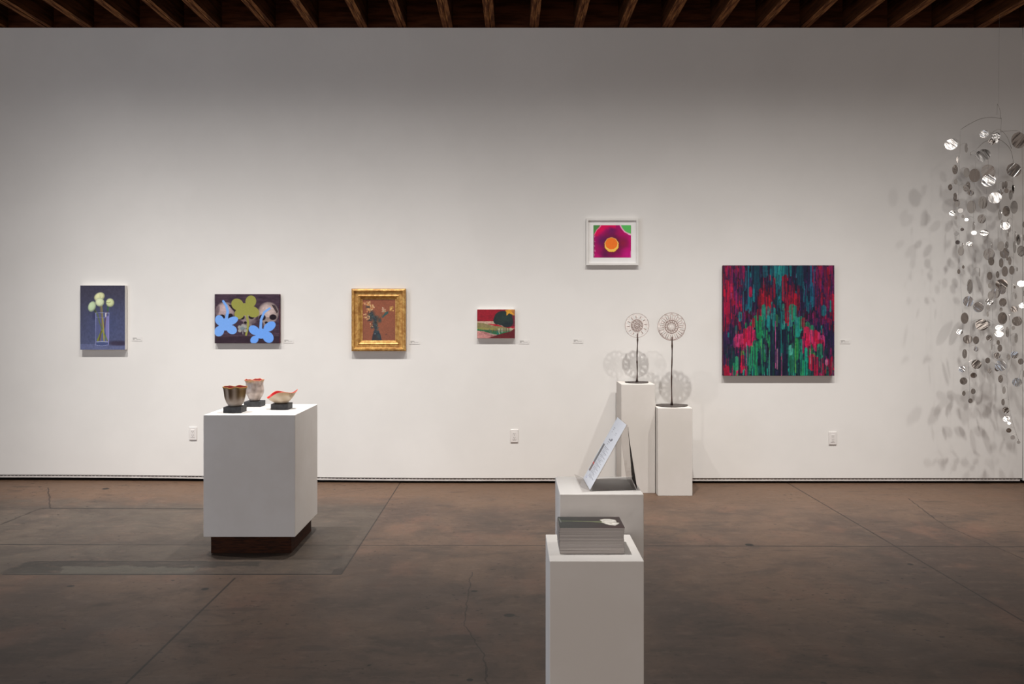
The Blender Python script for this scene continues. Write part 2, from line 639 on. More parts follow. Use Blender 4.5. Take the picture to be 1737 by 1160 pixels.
# --- 1: white buds in a glass (drawing units: zoomed crop)
a = Art(133, 115, 766, 1022, 158, 226, (74, 74, 100))
g = (a.Y - 115) / 907
a.C = (1 - g[..., None]) * np.array((62, 58, 76)) + g[..., None] * np.array((82, 88, 122))
r = np.clip(1 - np.hypot(a.X - 500, a.Y - 640) / 420, 0, 1)
a.fill(r, (72, 84, 132), .6)
a.fill((a.Y > 945) * 1.0, (102, 108, 146), .8)
a.ell(680, 930, 160, 34, (58, 50, 74), 0, .4)
a.speckle(.22, 3, 30)
a.ell(330, 545, 28, 55, (50, 50, 88), 0, .4, .6)
a.poly([(352, 520), (540, 505), (540, 960), (360, 965)], (98, 104, 156), .65)
a.poly([(490, 560), (540, 540), (540, 940), (500, 920)], (140, 132, 190), .8)
a.poly([(362, 570), (410, 570), (400, 900), (366, 900)], (88, 92, 132), .8)
for pts, w, c_ in (([(415, 400), (430, 520), (440, 640), (420, 900)], 15, (120, 104, 88)), ([(436, 400), (450, 560), (455, 640), (470, 900)], 16, (140, 132, 80)),
                   ([(340, 460), (380, 530), (405, 630), (440, 720), (515, 895)], 18, (96, 108, 70)), ([(525, 415), (520, 480), (490, 580), (475, 700), (380, 890)], 18, (92, 70, 86)),
                   ([(455, 740), (425, 790), (380, 890)], 26, (128, 140, 50)), ([(452, 580), (462, 740), (470, 895)], 18, (160, 152, 76)), ([(470, 800), (515, 890)], 14, (110, 130, 60)),
                   ([(430, 760), (400, 895)], 13, (84, 60, 44)), ([(525, 415), (522, 470)], 24, (58, 96, 66)), ([(335, 450), (345, 495)], 20, (60, 66, 50))):
    a.line(pts, w, c_, .95)
a.line([(352, 505), (350, 960)], 7, (150, 156, 205))
a.line([(541, 500), (536, 955)], 7, (150, 150, 205))
a.line([(345, 503), (440, 500), (541, 505)], 7, (160, 165, 205), .8)
a.line([(355, 565), (540, 570)], 6, (140, 146, 196), .7)
a.poly([(484, 500), (505, 500), (500, 555), (486, 560)], (225, 222, 232), .9)
a.poly([(362, 912), (525, 912), (520, 965), (440, 975), (365, 962)], (72, 84, 128), .9)
a.line([(360, 912), (440, 905), (520, 912)], 9, (190, 196, 222), .9)
a.line([(365, 958), (440, 968), (520, 955)], 7, (168, 172, 212), .8)
for cx_, cy_, rx, ry, rot, cc in ((405, 275, 78, 58, -28, (226, 228, 176)), (300, 412, 52, 76, 22, (200, 220, 180)), (410, 350, 62, 60, -20, (222, 232, 190)), (556, 357, 58, 60, 0, (214, 222, 168))):
    a.ell(cx_, cy_, rx, ry, tuple(v * .72 for v in cc), rot, .06)
    a.ell(cx_ - 5, cy_ - 6, rx * .85, ry * .84, cc, rot, .2)
    a.ell(cx_ - 14, cy_ - 14, rx * .45, ry * .42, tuple(min(v * 1.06, 255) for v in cc), rot, .5)
a.line([(500, 352), (540, 362), (560, 345)], 7, (130, 128, 76))
a.line([(410, 240), (415, 290)], 5, (180, 186, 130))
canvas_work('still_life_painting', 'tall blue-violet oil painting of four pale green round buds standing in a clear water glass',
            'painting', (136, 484, 212.3, 593.3), .042, a, M['canvas_side'])

# --- 2: skulls and flat flowers
a = Art(135, 182, 1200, 987, 226, 172, (62, 50, 60))
s_ = a.field(6, 5, 3, 1, 8)
a.C = np.array((50, 38, 50)) + (s_[..., None]) * np.array((38, 30, 32))
a.fill(((a.Y > 868) * 1.0), (52, 38, 48), .8)
a.line([(140, 870), (1200, 868)], 9, (96, 78, 84), .8)


def skull(cx_, cy_, w, h, eyes, tint):
    a.ell(cx_, cy_, w, h, tuple(v * .75 for v in tint), 0, .08)
    a.ell(cx_ - 8, cy_ + 6, w * .86, h * .88, tint, 0, .25)
    a.ell(cx_ - 20, cy_ - 30, w * .5, h * .45, tuple(min(v * 1.15, 255) for v in tint), 0, .6)
    a.poly([(cx_ - w * .62, cy_ + h * .4), (cx_ + w * .62, cy_ + h * .4), (cx_ + w * .42, cy_ + h * 1.35), (cx_ - w * .42, cy_ + h * 1.35)], tuple(v * .85 for v in tint), .9)
    for (ex, ey, erx, ery) in eyes:
        a.ell(ex, ey, erx, ery, (34, 26, 34), 0, .12)


skull(310, 460, 155, 150, ((255, 560, 48, 44), (395, 550, 44, 50)), (168, 148, 150))
skull(680, 500, 150, 150, ((585, 560, 44, 40), (742, 555, 48, 36)), (160, 142, 146))
skull(1020, 490, 168, 178, ((920, 565, 55, 48), (1095, 560, 58, 46)), (176, 158, 154))
a.poly([(355, 350), (420, 355), (500, 440), (470, 480), (420, 430)], (48, 38, 44))
a.poly([(1070, 350), (1130, 365), (1180, 470), (1160, 500), (1110, 420)], (58, 48, 52), .9)
a.ell(185, 450, 30, 70, (96, 80, 88), 10, .3, .7)
a.ell(640, 650, 24, 22, (34, 26, 34), 0, .1)
a.ell(985, 650, 26, 20, (34, 26, 34), 0, .1)
a.ell(770, 640, 60, 30, (110, 96, 102), -30, .4, .8)
a.speckle(.25, 8, 30)
gg = (152, 152, 76)
a.line([(660, 520), (685, 640), (680, 740), (652, 850)], 38, gg, 1, 32)
for e in ((510, 350, 105, 92, 35), (730, 300, 88, 98, 15), (545, 500, 80, 98, 30), (760, 470, 115, 88, 25), (630, 430, 100, 100, 0)):
    a.ell(e[0], e[1], e[2], e[3], gg, e[4], .03)
bb = (122, 172, 244)
a.line([(275, 295), (325, 370), (350, 460), (325, 610)], 36, bb, 1, 50)
for e in ((215, 610, 72, 86, -20), (420, 620, 105, 62, -25), (210, 790, 90, 78, -60), (415, 765, 88, 72, 25), (310, 700, 110, 80, 0), (300, 640, 60, 60, 0)):
    a.ell(e[0], e[1], e[2], e[3], bb, e[4], .03)
a.line([(1040, 415), (950, 480), (900, 600), (890, 760)], 34, bb, 1, 46)
b2 = (112, 166, 246)
for e in ((785, 775, 96, 72, 35), (1040, 715, 110, 72, -35), (790, 930, 74, 60, -40), (1015, 890, 100, 84, 50), (900, 830, 100, 84, 0)):
    a.ell(e[0], e[1], e[2], e[3], b2, e[4], .03)
for e in ((545, 725, 30, 30), (600, 710, 34, 38), (550, 780, 32, 28), (640, 780, 26, 28), (640, 720, 26, 28)):
    a.ell(e[0], e[1], e[2], e[3], (166, 168, 162), 0, .15, .9)
a.ell(590, 745, 40, 26, (120, 134, 140), 0, .4)
a.line([(598, 770), (600, 838)], 12, (140, 140, 138))
canvas_work('skull_painting', 'dark painting of three skulls behind flat blue and olive four-petalled flowers',
            'painting', (364, 498.8, 474.1, 582.1), .036, a, M['canvas_dark'], art_mat=M['matte_paint'])

# --- 3: gold framed bouquet
th = .055
x0, x1, z0, z1 = rect(595.6, 489.4, 687.6, 595.6, D - th)
root = empty('gilt_framed_painting', ((x0 + x1) / 2, D, z0))
tag(root, 'small painting of flowers in a dark vase in a wide gilded wooden frame', 'painting')
w, h = x1 - x0, z1 - z0


def sweep_frame(name, w, h, prof, mat, parent):
    """mitred frame, profile = (inset from outer edge, forward distance)"""
    bm = bmesh.new()
    rings = []
    for ins, f_ in prof:
        rings.append([bm.verts.new(p) for p in ((-w / 2 + ins, -f_, ins), (w / 2 - ins, -f_, ins), (w / 2 - ins, -f_, h - ins), (-w / 2 + ins, -f_, h - ins))])
    for r0, r1 in zip(rings, rings[1:]):
        for k in range(4):
            bm.faces.new((r0[k], r0[(k + 1) % 4], r1[(k + 1) % 4], r1[k]))
    return bm_obj(name, bm, mat, parent)


fw = .096
prof = [(0, .002), (0, .040), (.006, .050), (.016, .055), (.024, .053), (.029, .044), (.0305, .036), (.033, .034), (.056, .034), (.058, .037), (.064, .040), (.074, .034), (.086, .020), (fw - .003, .017), (fw, .018), (fw, .006)]
sweep_frame('gilt_frame', w, h, prof, M['gold'], root)
# fine beading on the flat band
bm = bmesh.new()
for side in range(4):
    L = (w if side in (0, 2) else h) - 2 * .045
    nn = int(L / .0075)
    for k in range(nn + 1):
        q = -L / 2 + L * k / nn
        cxx, czz = {0: (q, .045), 1: (w / 2 - .045, h / 2 + q), 2: (q, h - .045), 3: (-w / 2 + .045, h / 2 + q)}[side]
        bmesh.ops.create_icosphere(bm, subdivisions=1, radius=.0024, matrix=Matrix.Translation((cxx, -.0345, czz)))
bm_obj('beading', bm, M['gold'], root)
a = Art(295, 250, 800, 872, 130, 160, (142, 88, 66))
g = (a.Y - 250) / 620
a.C = (1 - g[..., None]) * np.array((146, 84, 62)) + g[..., None] * np.array((136, 84, 66))
a.fill(a.field(4, 12, 3), (154, 92, 66), .5)
a.line([(500, 720), (500, 600), (440, 470)], 22, (48, 62, 62), .9)
a.line([(505, 720), (520, 620), (600, 480)], 9, (92, 88, 66), .9)
a.line([(500, 600), (560, 480), (620, 430)], 6, (110, 80, 60), .9)
a.poly([(590, 520), (640, 450), (690, 430), (690, 465), (640, 500), (600, 535)], (60, 90, 88))
for (ex, ey, rx, ry) in ((430, 480, 45, 52), (490, 540, 50, 38), (485, 620, 34, 48), (410, 540, 34, 30), (380, 360, 30, 24), (440, 670, 16, 22), (560, 570, 22, 30), (500, 690, 28, 30)):
    a.ell(ex, ey, rx, ry, (52, 64, 66), 0, .6, .85)
rr = random.Random(3)
for k in range(60):
    ex, ey = rr.choice(((430, 480), (490, 540), (485, 620), (405, 545), (500, 700)))
    a.ell(ex + rr.uniform(-40, 40), ey + rr.uniform(-35, 35), 9, 7, rr.choice(((40, 56, 70), (80, 100, 92), (70, 84, 100), (40, 46, 50))), 0, .5, .8)
for (ex, ey, n_) in ((335, 330, 10), (390, 320, 22), (440, 360, 14), (385, 420, 20), (450, 400, 8), (320, 505, 10), (375, 530, 14), (620, 410, 22), (738, 395, 22), (430, 650, 4)):
    for k in range(n_):
        cc = rr.choice(((206, 168, 112), (214, 150, 80), (226, 196, 150), (190, 130, 84), (204, 140, 112)) if ex != 738 else ((204, 156, 84), (226, 186, 110), (180, 130, 70)))
        if ex == 620:
            cc = rr.choice(((196, 140, 120), (214, 180, 150), (170, 150, 110)))
        a.ell(ex + rr.uniform(-26, 26), ey + rr.uniform(-30, 30), rr.uniform(6, 14), rr.uniform(5, 10), cc, rr.uniform(0, 180), .4, .9)
a.poly([(470, 735), (545, 735), (575, 800), (590, 872), (436, 872), (450, 790)], (44, 52, 62))
a.ell(507, 740, 44, 16, (56, 68, 76), 0, .2)
a.ell(540, 810, 30, 40, (58, 78, 84), 0, .6, .8)
a.ell(500, 830, 36, 34, (74, 56, 52), 0, .7, .6)
a.ell(488, 770, 14, 6, (130, 140, 146), 0, .5, .8)
a.ell(658, 778, 14, 10, (96, 60, 56), 0, .5, .8)
a.speckle(.2, 6, 40)
iw, ih = w - 2 * fw + .006, h - 2 * fw + .006
me = a.mesh('painted_panel', (-iw / 2, -.012, h - fw + .003), (iw, 0, 0), (0, 0, -ih))
link('painted_panel', me, M['oil'], root)

# --- 4: small red landscape
a = Art(183, 187, 1012, 822, 134, 104, (166, 24, 44))
a.fill(a.field(3, 2, 3, 1, 4), (120, 20, 40), .6)
a.poly([(183, 450), (560, 450), (1012, 600), (1012, 640), (183, 660)], (196, 168, 146))
a.poly([(400, 505), (600, 510), (760, 565), (1012, 560), (1012, 606), (880, 606), (700, 590)], (178, 26, 48))
a.poly([(183, 476), (330, 490), (520, 545), (760, 570), (860, 600), (960, 640), (880, 700), (640, 750), (470, 720), (330, 680), (183, 655)], (140, 128, 88))
a.fill(((a.Y > 585 + (a.X - 183) * .02) & (a.Y < 625) & (a.X < 700)) * 1.0, (150, 150, 70), .5)
a.poly([(183, 620), (330, 640), (470, 640), (640, 670), (800, 680), (960, 640), (900, 690), (640, 748), (450, 715), (330, 672), (183, 655)], (36, 132, 82))
a.poly([(183, 655), (330, 672), (460, 712), (640, 752), (420, 822), (183, 822)], (206, 150, 144))
a.fill((a.field(3, 9, 3) * (a.Y > 690) * (a.X < 520)), (170, 96, 96), .45)
a.line([(460, 722), (620, 752), (520, 790)], 16, (206, 188, 176), .9)
for (x_, y_, l_, w_, cc) in ((455, 650, 70, 10, (84, 130, 80)), (485, 700, 90, 12, (120, 160, 150)), (520, 650, 60, 14, (150, 160, 70)), (545, 670, 70, 10, (60, 110, 90)), (575, 640, 50, 12, (150, 140, 80)), (605, 650, 80, 12, (92, 130, 110)), (630, 700, 90, 16, (40, 120, 120)), (665, 670, 100, 34, (186, 200, 170)), (700, 650, 80, 12, (84, 120, 100)), (730, 655, 80, 24, (160, 180, 170)), (770, 640, 60, 12, (90, 130, 110)), (800, 640, 70, 12, (120, 150, 140)), (830, 635, 60, 10, (60, 70, 60)), (858, 640, 60, 14, (190, 200, 180)), (880, 630, 60, 10, (46, 66, 56)), (920, 640, 50, 50, (176, 184, 150)), (650, 730, 40, 30, (20, 108, 92))):
    a.line([(x_, y_ - l_ / 2), (x_, y_ + l_ / 2)], w_, cc, .85)
a.poly([(990, 610), (1012, 606), (1012, 822), (420, 822), (560, 770), (760, 712), (940, 665)], (108, 26, 36))
a.fill(a.field(3, 22, 3, 2, 4) * (a.Y > 640) * (a.X + (a.Y - 822) * -2.2 > 560), (70, 30, 34), .5)
a.poly([(800, 205), (880, 187), (1012, 187), (1012, 340), (930, 300), (880, 275), (828, 325), (830, 250)], (214, 150, 62))
a.ell(990, 250, 50, 70, (172, 110, 66), 0, .6, .8)
for e in ((750, 380, 190, 160, 0), (700, 420, 150, 110, 20), (840, 470, 140, 110, 0), (620, 430, 80, 90, 0), (900, 380, 90, 90, 0)):
    a.ell(e[0], e[1], e[2], e[3], (34, 48, 48), e[4], .05)
a.ell(800, 400, 120, 100, (44, 66, 60), 0, .8, .6)
a.ell(860, 510, 100, 60, (26, 38, 48), 0, .6, .7)
a.poly([(800, 215), (905, 205), (1000, 300), (925, 285), (890, 270), (828, 325), (830, 250)], (222, 160, 50))
a.poly([(950, 320), (1012, 320), (1012, 560), (960, 560), (985, 470)], (112, 34, 52))
a.speckle(.3, 4, 30)
canvas_work('landscape_painting', 'smallest painting, a red sky over green field with round dark bush',
            'painting', (809.2, 524.5, 873.5, 573.8), .036, a, M['canvas_side'])

# --- 5: white framed print above the pedestals
th = .034
x0, x1, z0, z1 = rect(994.5, 370.3, 1083, 450, D - th)
root = empty('framed_print', ((x0 + x1) / 2, D, z0))
tag(root, 'magenta print with orange disc at its centre, matted in a thin white frame', 'framed print')
w, h = x1 - x0, z1 - z0
sweep_frame('white_frame', w, h, [(0, .002), (0, .033), (.001, .034), (.018, .034), (.019, .033), (.019, .012)], M['wframe'], root)
boxo('mat_board', (-w / 2 + .017, w / 2 - .017, -.016, -.004, .017, h - .017), M['mat'], root)
a = Art(312, 250, 1055, 890, 150, 130, (176, 10, 110))
cx_, cy_ = 672, 620
r = np.hypot((a.X - cx_), (a.Y - cy_))
ang = np.arctan2(a.Y - cy_, a.X - cx_)
f1 = a.field(7, 31, 3)
a.fill(f1, (214, 0, 100), .5)
rad = np.clip(1 - (r + (f1 - .5) * 120 - 120) / 260, 0, 1)
a.fill(rad, (94, 22, 62), .95)
a.fill(np.clip(1 - np.hypot(a.X - 480, a.Y - 560) / 150, 0, 1), (84, 26, 96), .7)
a.fill(np.clip(1 - np.hypot(a.X - 670, a.Y - 360) / 120, 0, 1), (88, 24, 92), .6)
a.fill(np.clip(1 - np.hypot(a.X - 540, a.Y - 830) / 130, 0, 1), (76, 22, 70), .7)
a.fill(np.clip(1 - np.hypot(a.X - 890, a.Y - 600) / 150, 0, 1), (150, 30, 56), .7)
a.fill(np.clip(1 - np.hypot(a.X - 860, a.Y - 420) / 140, 0, 1), (190, 0, 100), .6)
a.fill(np.clip(1 - np.hypot(a.X - 980, a.Y - 820) / 160, 0, 1), (196, 20, 130), .8)
a.fill(np.clip(1.4 - np.abs(r - 380 + (f1 - .5) * 50) / 60, 0, 1) * (a.Y < 470) * (a.X < 760), (226, 0, 84), .9)
a.poly([(312, 250), (450, 250), (400, 310), (350, 380), (330, 420), (312, 430)], (84, 140, 76))
a.line([(455, 262), (430, 300), (380, 340), (340, 420), (322, 470)], 18, (236, 170, 190), .8, 8)
a.poly([(840, 250), (1055, 250), (1055, 430), (1000, 410), (920, 370), (880, 320)], (92, 188, 96))
a.line([(842, 255), (880, 320), (930, 380), (1000, 415), (1055, 432)], 24, (244, 176, 208), .95)
a.line([(1010, 430), (1055, 440)], 26, (246, 190, 214), .9)
a.line([(320, 430), (324, 700), (322, 885)], 18, (92, 80, 84), .7)
for k in range(40):
    a.ell(rr.uniform(318, 345), rr.uniform(430, 885), 5, 7, rr.choice(((236, 190, 200), (130, 60, 90), (100, 110, 90))), 0, .5, .8)
a.line([(1048, 760), (1040, 885)], 12, (236, 160, 200), .6)
wv = 10 * np.sin(ang * 9) + 6 * np.sin(ang * 23)
q = np.hypot(a.X - 672, (a.Y - 640)) + wv * .35
a.fill((165 - q) / 30, (150, 60, 30), .6)
a.fill((143 - q) / 8, (246, 200, 80), 1)
q = np.hypot((a.X - 668) / 1.04, a.Y - 614) + wv * .15
a.fill((127 - q) / 8, (246, 226, 150), .8)
a.fill((119 - q) / 8, (244, 122, 40), 1)
pw0 = (1006.9 - 994.5) / (1083 - 994.5) * w
pw1 = (1070.9 - 994.5) / (1083 - 994.5) * w
ph0 = (381.6 - 370.3) / 79.7 * h
ph1 = (436.7 - 370.3) / 79.7 * h
me = a.mesh('art_print', (-w / 2 + pw0, -.0168, h - ph0), (pw1 - pw0, 0, 0), (0, 0, -(ph1 - ph0)))
link('art_print', me, M['print'], root)

# --- 6: large streaked abstract
a = Art(0, 0, 1000, 1000, 300, 300, (26, 24, 44))
f1 = a.field(5, 41, 3, 3, 1)
a.C = np.array((24, 20, 38)) + f1[..., None] * np.array((34, 14, 26))
r6 = random.Random(11)
RED = [(176, 14, 56), (206, 16, 66), (150, 14, 46), (120, 16, 44)]
MAG = [(120, 26, 84), (96, 24, 74), (140, 30, 96), (160, 20, 86)]
PUR = [(64, 30, 78), (48, 28, 66), (80, 34, 96), (52, 36, 84)]
TEA = [(10, 118, 132), (14, 92, 108), (12, 70, 88), (20, 140, 150)]
NAV = [(20, 26, 52), (14, 20, 42), (28, 30, 64), (16, 34, 62)]
GRE = [(20, 140, 100), (28, 158, 110), (40, 170, 96), (16, 110, 92)]
AQU = [(26, 160, 140), (60, 170, 160), (16, 134, 120), (80, 156, 150)]
DGR = [(12, 66, 68), (10, 52, 60), (14, 84, 80), (18, 40, 50)]
PIN = [(214, 30, 90), (236, 50, 110), (196, 20, 74), (190, 60, 120)]


def zone(u, v_):
    """colour families by place; u = signed distance from the axis (-.5 .. .5)"""
    q = abs(u)
    o = []
    if v_ < .2:
        if q < .04: o = [TEA, AQU]
        elif q < .3: o = [NAV, TEA, NAV, PUR] + ([RED] if q < .16 and v_ > .08 else [])
        else: o = [MAG, PUR, RED, MAG] + ([TEA] if q < .34 else [])
    elif v_ < .4:
        if q < .045: o = [NAV, TEA, DGR]
        elif q < .19: o = [RED, RED, [(110, 10, 34)], NAV]
        elif q < .33: o = [NAV, PUR, TEA, NAV]
        else: o = [RED, MAG, PUR, RED, PIN] if u < 0 else [MAG, PUR, PUR, RED]
    elif v_ < .52:
        if q < .05: o = [NAV, PUR, DGR]
        elif q < .16: o = [AQU, GRE, TEA, RED] if v_ > .42 else [RED, AQU, RED]
        elif q < .3: o = [NAV, PUR, MAG, [(60, 12, 34)]]
        else: o = [PUR, MAG, RED] if u < 0 else [PUR, MAG, NAV]
    elif v_ < .62:
        if q < .14: o = [AQU, NAV, DGR, NAV]
        elif q < .26: o = [GRE, GRE, NAV, AQU]
        else: o = [PUR, NAV, RED if u < 0 else PUR]
    elif v_ < .76:
        if q < .08: o = [NAV, DGR, NAV]
        elif q < .2: o = [GRE, NAV, DGR, GRE]
        elif q < .4: o = [PIN, PIN, RED, [(150, 20, 60)]]
        else: o = [PUR, PUR, NAV]
    else:
        if q < .08: o = [NAV, DGR, NAV, PUR]
        elif q < .32: o = [GRE, DGR, NAV, AQU, DGR]
        elif v_ < .87: o = [DGR, NAV, PUR, DGR, MAG]
        else: o = [RED, PIN, MAG, NAV, GRE, DGR]
    return r6.choice(r6.choice(o))


def stroke(x_, y_, L, w_, cc, al=.9):
    x0_, x1_, y0_, y1_ = x_ - w_, x_ + w_, y_ - L, y_ + L
    j0, j1 = max(0, int(y0_ / 1000 * 299) - 1), min(300, int(y1_ / 1000 * 299) + 2)
    i0, i1 = max(0, int(x0_ / 1000 * 299) - 1), min(300, int(x1_ / 1000 * 299) + 2)
    if j0 >= j1 or i0 >= i1:
        return
    X_, Y_ = a.X[j0:j1, i0:i1], a.Y[j0:j1, i0:i1]
    dy_ = np.maximum(np.abs(Y_ - y_) - L / 2, 0)
    d_ = np.hypot(X_ - x_, dy_ * .8)
    m_ = np.clip((w_ / 2 - d_) / 1.6 + .5, 0, 1)[..., None] * al
    a.C[j0:j1, i0:i1] = a.C[j0:j1, i0:i1] * (1 - m_) + np.array(cc, float) * m_


for k in range(1500):
    u_, v_ = r6.uniform(-.5, .5), r6.uniform(-.02, 1.02)
    L = r6.uniform(20, 95)
    w_ = r6.uniform(8, 26)
    cc = zone(u_, v_)
    stroke((u_ + .5) * 1000, v_ * 1000, L, w_, cc, .85)
    if r6.random() < .45:
        stroke((.5 - u_) * 1000, v_ * 1000 + r6.uniform(-10, 10), L, w_, cc, .8)
for k in range(420):
    u_, v_ = r6.uniform(-.5, .5), r6.uniform(0, 1)
    stroke((u_ + .5) * 1000, v_ * 1000, r6.uniform(60, 220), r6.uniform(3, 6), zone(u_, v_), .7)
for k in range(90):
    u_ = r6.gauss(0, .06)
    stroke((u_ + .5) * 1000, r6.uniform(600, 1000), r6.uniform(60, 200), r6.uniform(10, 18), r6.choice(NAV + DGR[2:]), .9)
for (x_, y_, L, w_, cc) in (
        (485, 90, 320, 16, (12, 110, 124)), (510, 60, 240, 20, (20, 150, 156)), (530, 100, 260, 12, (10, 96, 110)), (470, 40, 90, 24, (26, 130, 140)), (550, 30, 90, 20, (20, 120, 130)), (375, 40, 90, 44, (16, 100, 110)), (303, 110, 160, 60, (8, 66, 82)), (690, 90, 120, 60, (8, 76, 92)), (605, 30, 60, 22, (14, 110, 116)),
        (225, 200, 380, 12, (16, 120, 140)), (205, 130, 150, 14, (50, 90, 120)), (790, 160, 330, 16, (40, 100, 140)), (800, 240, 120, 40, (20, 96, 130)), (818, 120, 160, 14, (90, 80, 130)), (805, 330, 70, 22, (16, 110, 130)),
        (30, 290, 260, 46, (206, 14, 64)), (45, 420, 180, 40, (176, 10, 60)), (15, 230, 80, 26, (220, 10, 60)), (985, 330, 120, 26, (206, 20, 60)), (990, 450, 90, 18, (190, 10, 50)), (118, 330, 200, 10, (176, 30, 110)),
        (460, 200, 160, 18, (160, 14, 48)), (540, 210, 200, 24, (176, 20, 52)), (560, 160, 120, 30, (130, 10, 40)), (430, 270, 120, 20, (150, 10, 44)), (600, 230, 80, 24, (150, 12, 44)), (350, 320, 90, 34, (180, 20, 46)), (385, 345, 80, 26, (160, 16, 44)), (410, 330, 90, 26, (190, 20, 40)), (590, 340, 110, 34, (176, 16, 46)), (645, 320, 90, 36, (190, 20, 50)), (620, 350, 80, 26, (150, 14, 44)), (245, 240, 60, 30, (190, 20, 70)),
        (365, 430, 100, 44, (28, 148, 120)), (405, 440, 120, 20, (70, 140, 130)), (440, 410, 140, 20, (60, 150, 140)), (455, 470, 140, 30, (24, 150, 140)), (540, 420, 120, 22, (40, 140, 120)), (535, 500, 140, 20, (28, 160, 140)), (620, 430, 90, 60, (36, 150, 110)), (650, 420, 90, 20, (24, 150, 130)), (575, 470, 60, 40, (170, 20, 50)), (605, 500, 90, 22, (60, 160, 150)), (480, 500, 90, 18, (60, 130, 80)), (405, 510, 80, 30, (24, 150, 150)),
        (150, 465, 50, 34, (20, 150, 150)), (905, 410, 50, 44, (20, 130, 136)), (965, 370, 90, 16, (30, 140, 130)), (115, 585, 60, 18, (24, 140, 130)), (885, 580, 60, 14, (30, 140, 136)), (45, 630, 30, 14, (20, 140, 150)),
        (320, 560, 150, 54, (20, 136, 80)), (290, 510, 80, 30, (36, 160, 100)), (360, 560, 180, 18, (30, 160, 110)), (250, 570, 80, 26, (40, 130, 80)), (205, 560, 60, 20, (30, 140, 90)), (670, 560, 130, 44, (26, 150, 140)), (640, 590, 90, 18, (40, 150, 80)), (700, 520, 70, 40, (30, 150, 110)), (760, 570, 70, 40, (50, 140, 90)), (800, 590, 50, 40, (30, 150, 100)), (720, 520, 60, 30, (196, 20, 50)), (270, 520, 60, 26, (180, 20, 50)), (310, 450, 80, 22, (150, 20, 50)),
        (240, 640, 110, 60, (214, 20, 80)), (195, 640, 100, 34, (190, 20, 60)), (280, 650, 100, 26, (236, 30, 100)), (130, 680, 60, 50, (200, 60, 120)), (165, 670, 60, 34, (226, 50, 110)), (105, 700, 60, 30, (170, 50, 100)), (750, 640, 100, 60, (220, 24, 80)), (795, 650, 90, 36, (236, 50, 110)), (850, 670, 90, 40, (220, 60, 120)), (890, 690, 60, 50, (196, 60, 120)), (830, 640, 60, 40, (200, 20, 60)), (870, 730, 50, 80, (180, 20, 60)),
        (285, 800, 190, 44, (26, 150, 96)), (250, 880, 120, 36, (36, 160, 110)), (345, 760, 190, 16, (30, 140, 110)), (370, 800, 120, 30, (30, 130, 80)), (215, 820, 160, 22, (70, 140, 120)), (630, 860, 170, 44, (26, 130, 90)), (660, 760, 160, 34, (40, 150, 80)), (700, 800, 240, 22, (24, 160, 130)), (745, 880, 240, 26, (20, 170, 140)), (720, 930, 120, 20, (30, 150, 100)), (790, 820, 110, 34, (50, 150, 70)), (820, 850, 90, 24, (80, 160, 60)), (855, 870, 80, 30, (30, 150, 110)), (870, 780, 70, 60, (40, 150, 110)), (170, 830, 80, 30, (90, 160, 60)), (120, 890, 90, 34, (40, 160, 110)), (100, 940, 80, 30, (30, 150, 100)),
        (605, 770, 50, 36, (90, 190, 170)), (380, 760, 50, 20, (80, 170, 160)),
        (175, 880, 90, 40, (200, 16, 60)), (160, 930, 70, 24, (220, 20, 70)), (205, 960, 80, 18, (210, 16, 70)), (30, 970, 70, 50, (180, 16, 56)), (800, 880, 80, 60, (206, 16, 60)), (850, 920, 150, 26, (214, 16, 70)), (820, 950, 90, 20, (190, 16, 60)), (900, 950, 100, 20, (180, 20, 70)), (930, 880, 26, 26, (220, 100, 160)), (960, 960, 80, 20, (120, 16, 50)),
        (470, 720, 420, 9, (196, 90, 150)), (485, 850, 180, 8, (180, 120, 150)), (205, 850, 300, 7, (210, 110, 160)), (785, 740, 300, 8, (220, 120, 160)), (525, 900, 200, 8, (200, 80, 120)), (520, 620, 400, 10, (20, 130, 130)), (343, 780, 220, 8, (100, 170, 80)), (650, 840, 260, 8, (110, 190, 80)), (415, 900, 260, 7, (80, 170, 150)), (180, 280, 300, 6, (60, 130, 150))):
    stroke(x_, y_, L, w_, cc, .88)
for k in range(520):
    u_, v_ = r6.uniform(-.5, .5), r6.uniform(0, 1)
    stroke((u_ + .5) * 1000, v_ * 1000, r6.uniform(40, 200), r6.uniform(4, 9), r6.choice(NAV + PUR[:2] + [zone(u_, v_)] * 4), .55)
a.C *= .9
a.speckle(.35, 9, 60)
canvas_work('abstract_painting', 'large square abstract painting of crimson, teal and green vertical drips',
            'painting', (1226.8, 450, 1415.4, 637.2), .04, a, M['canvas_dark'], art_mat=M['oil'])

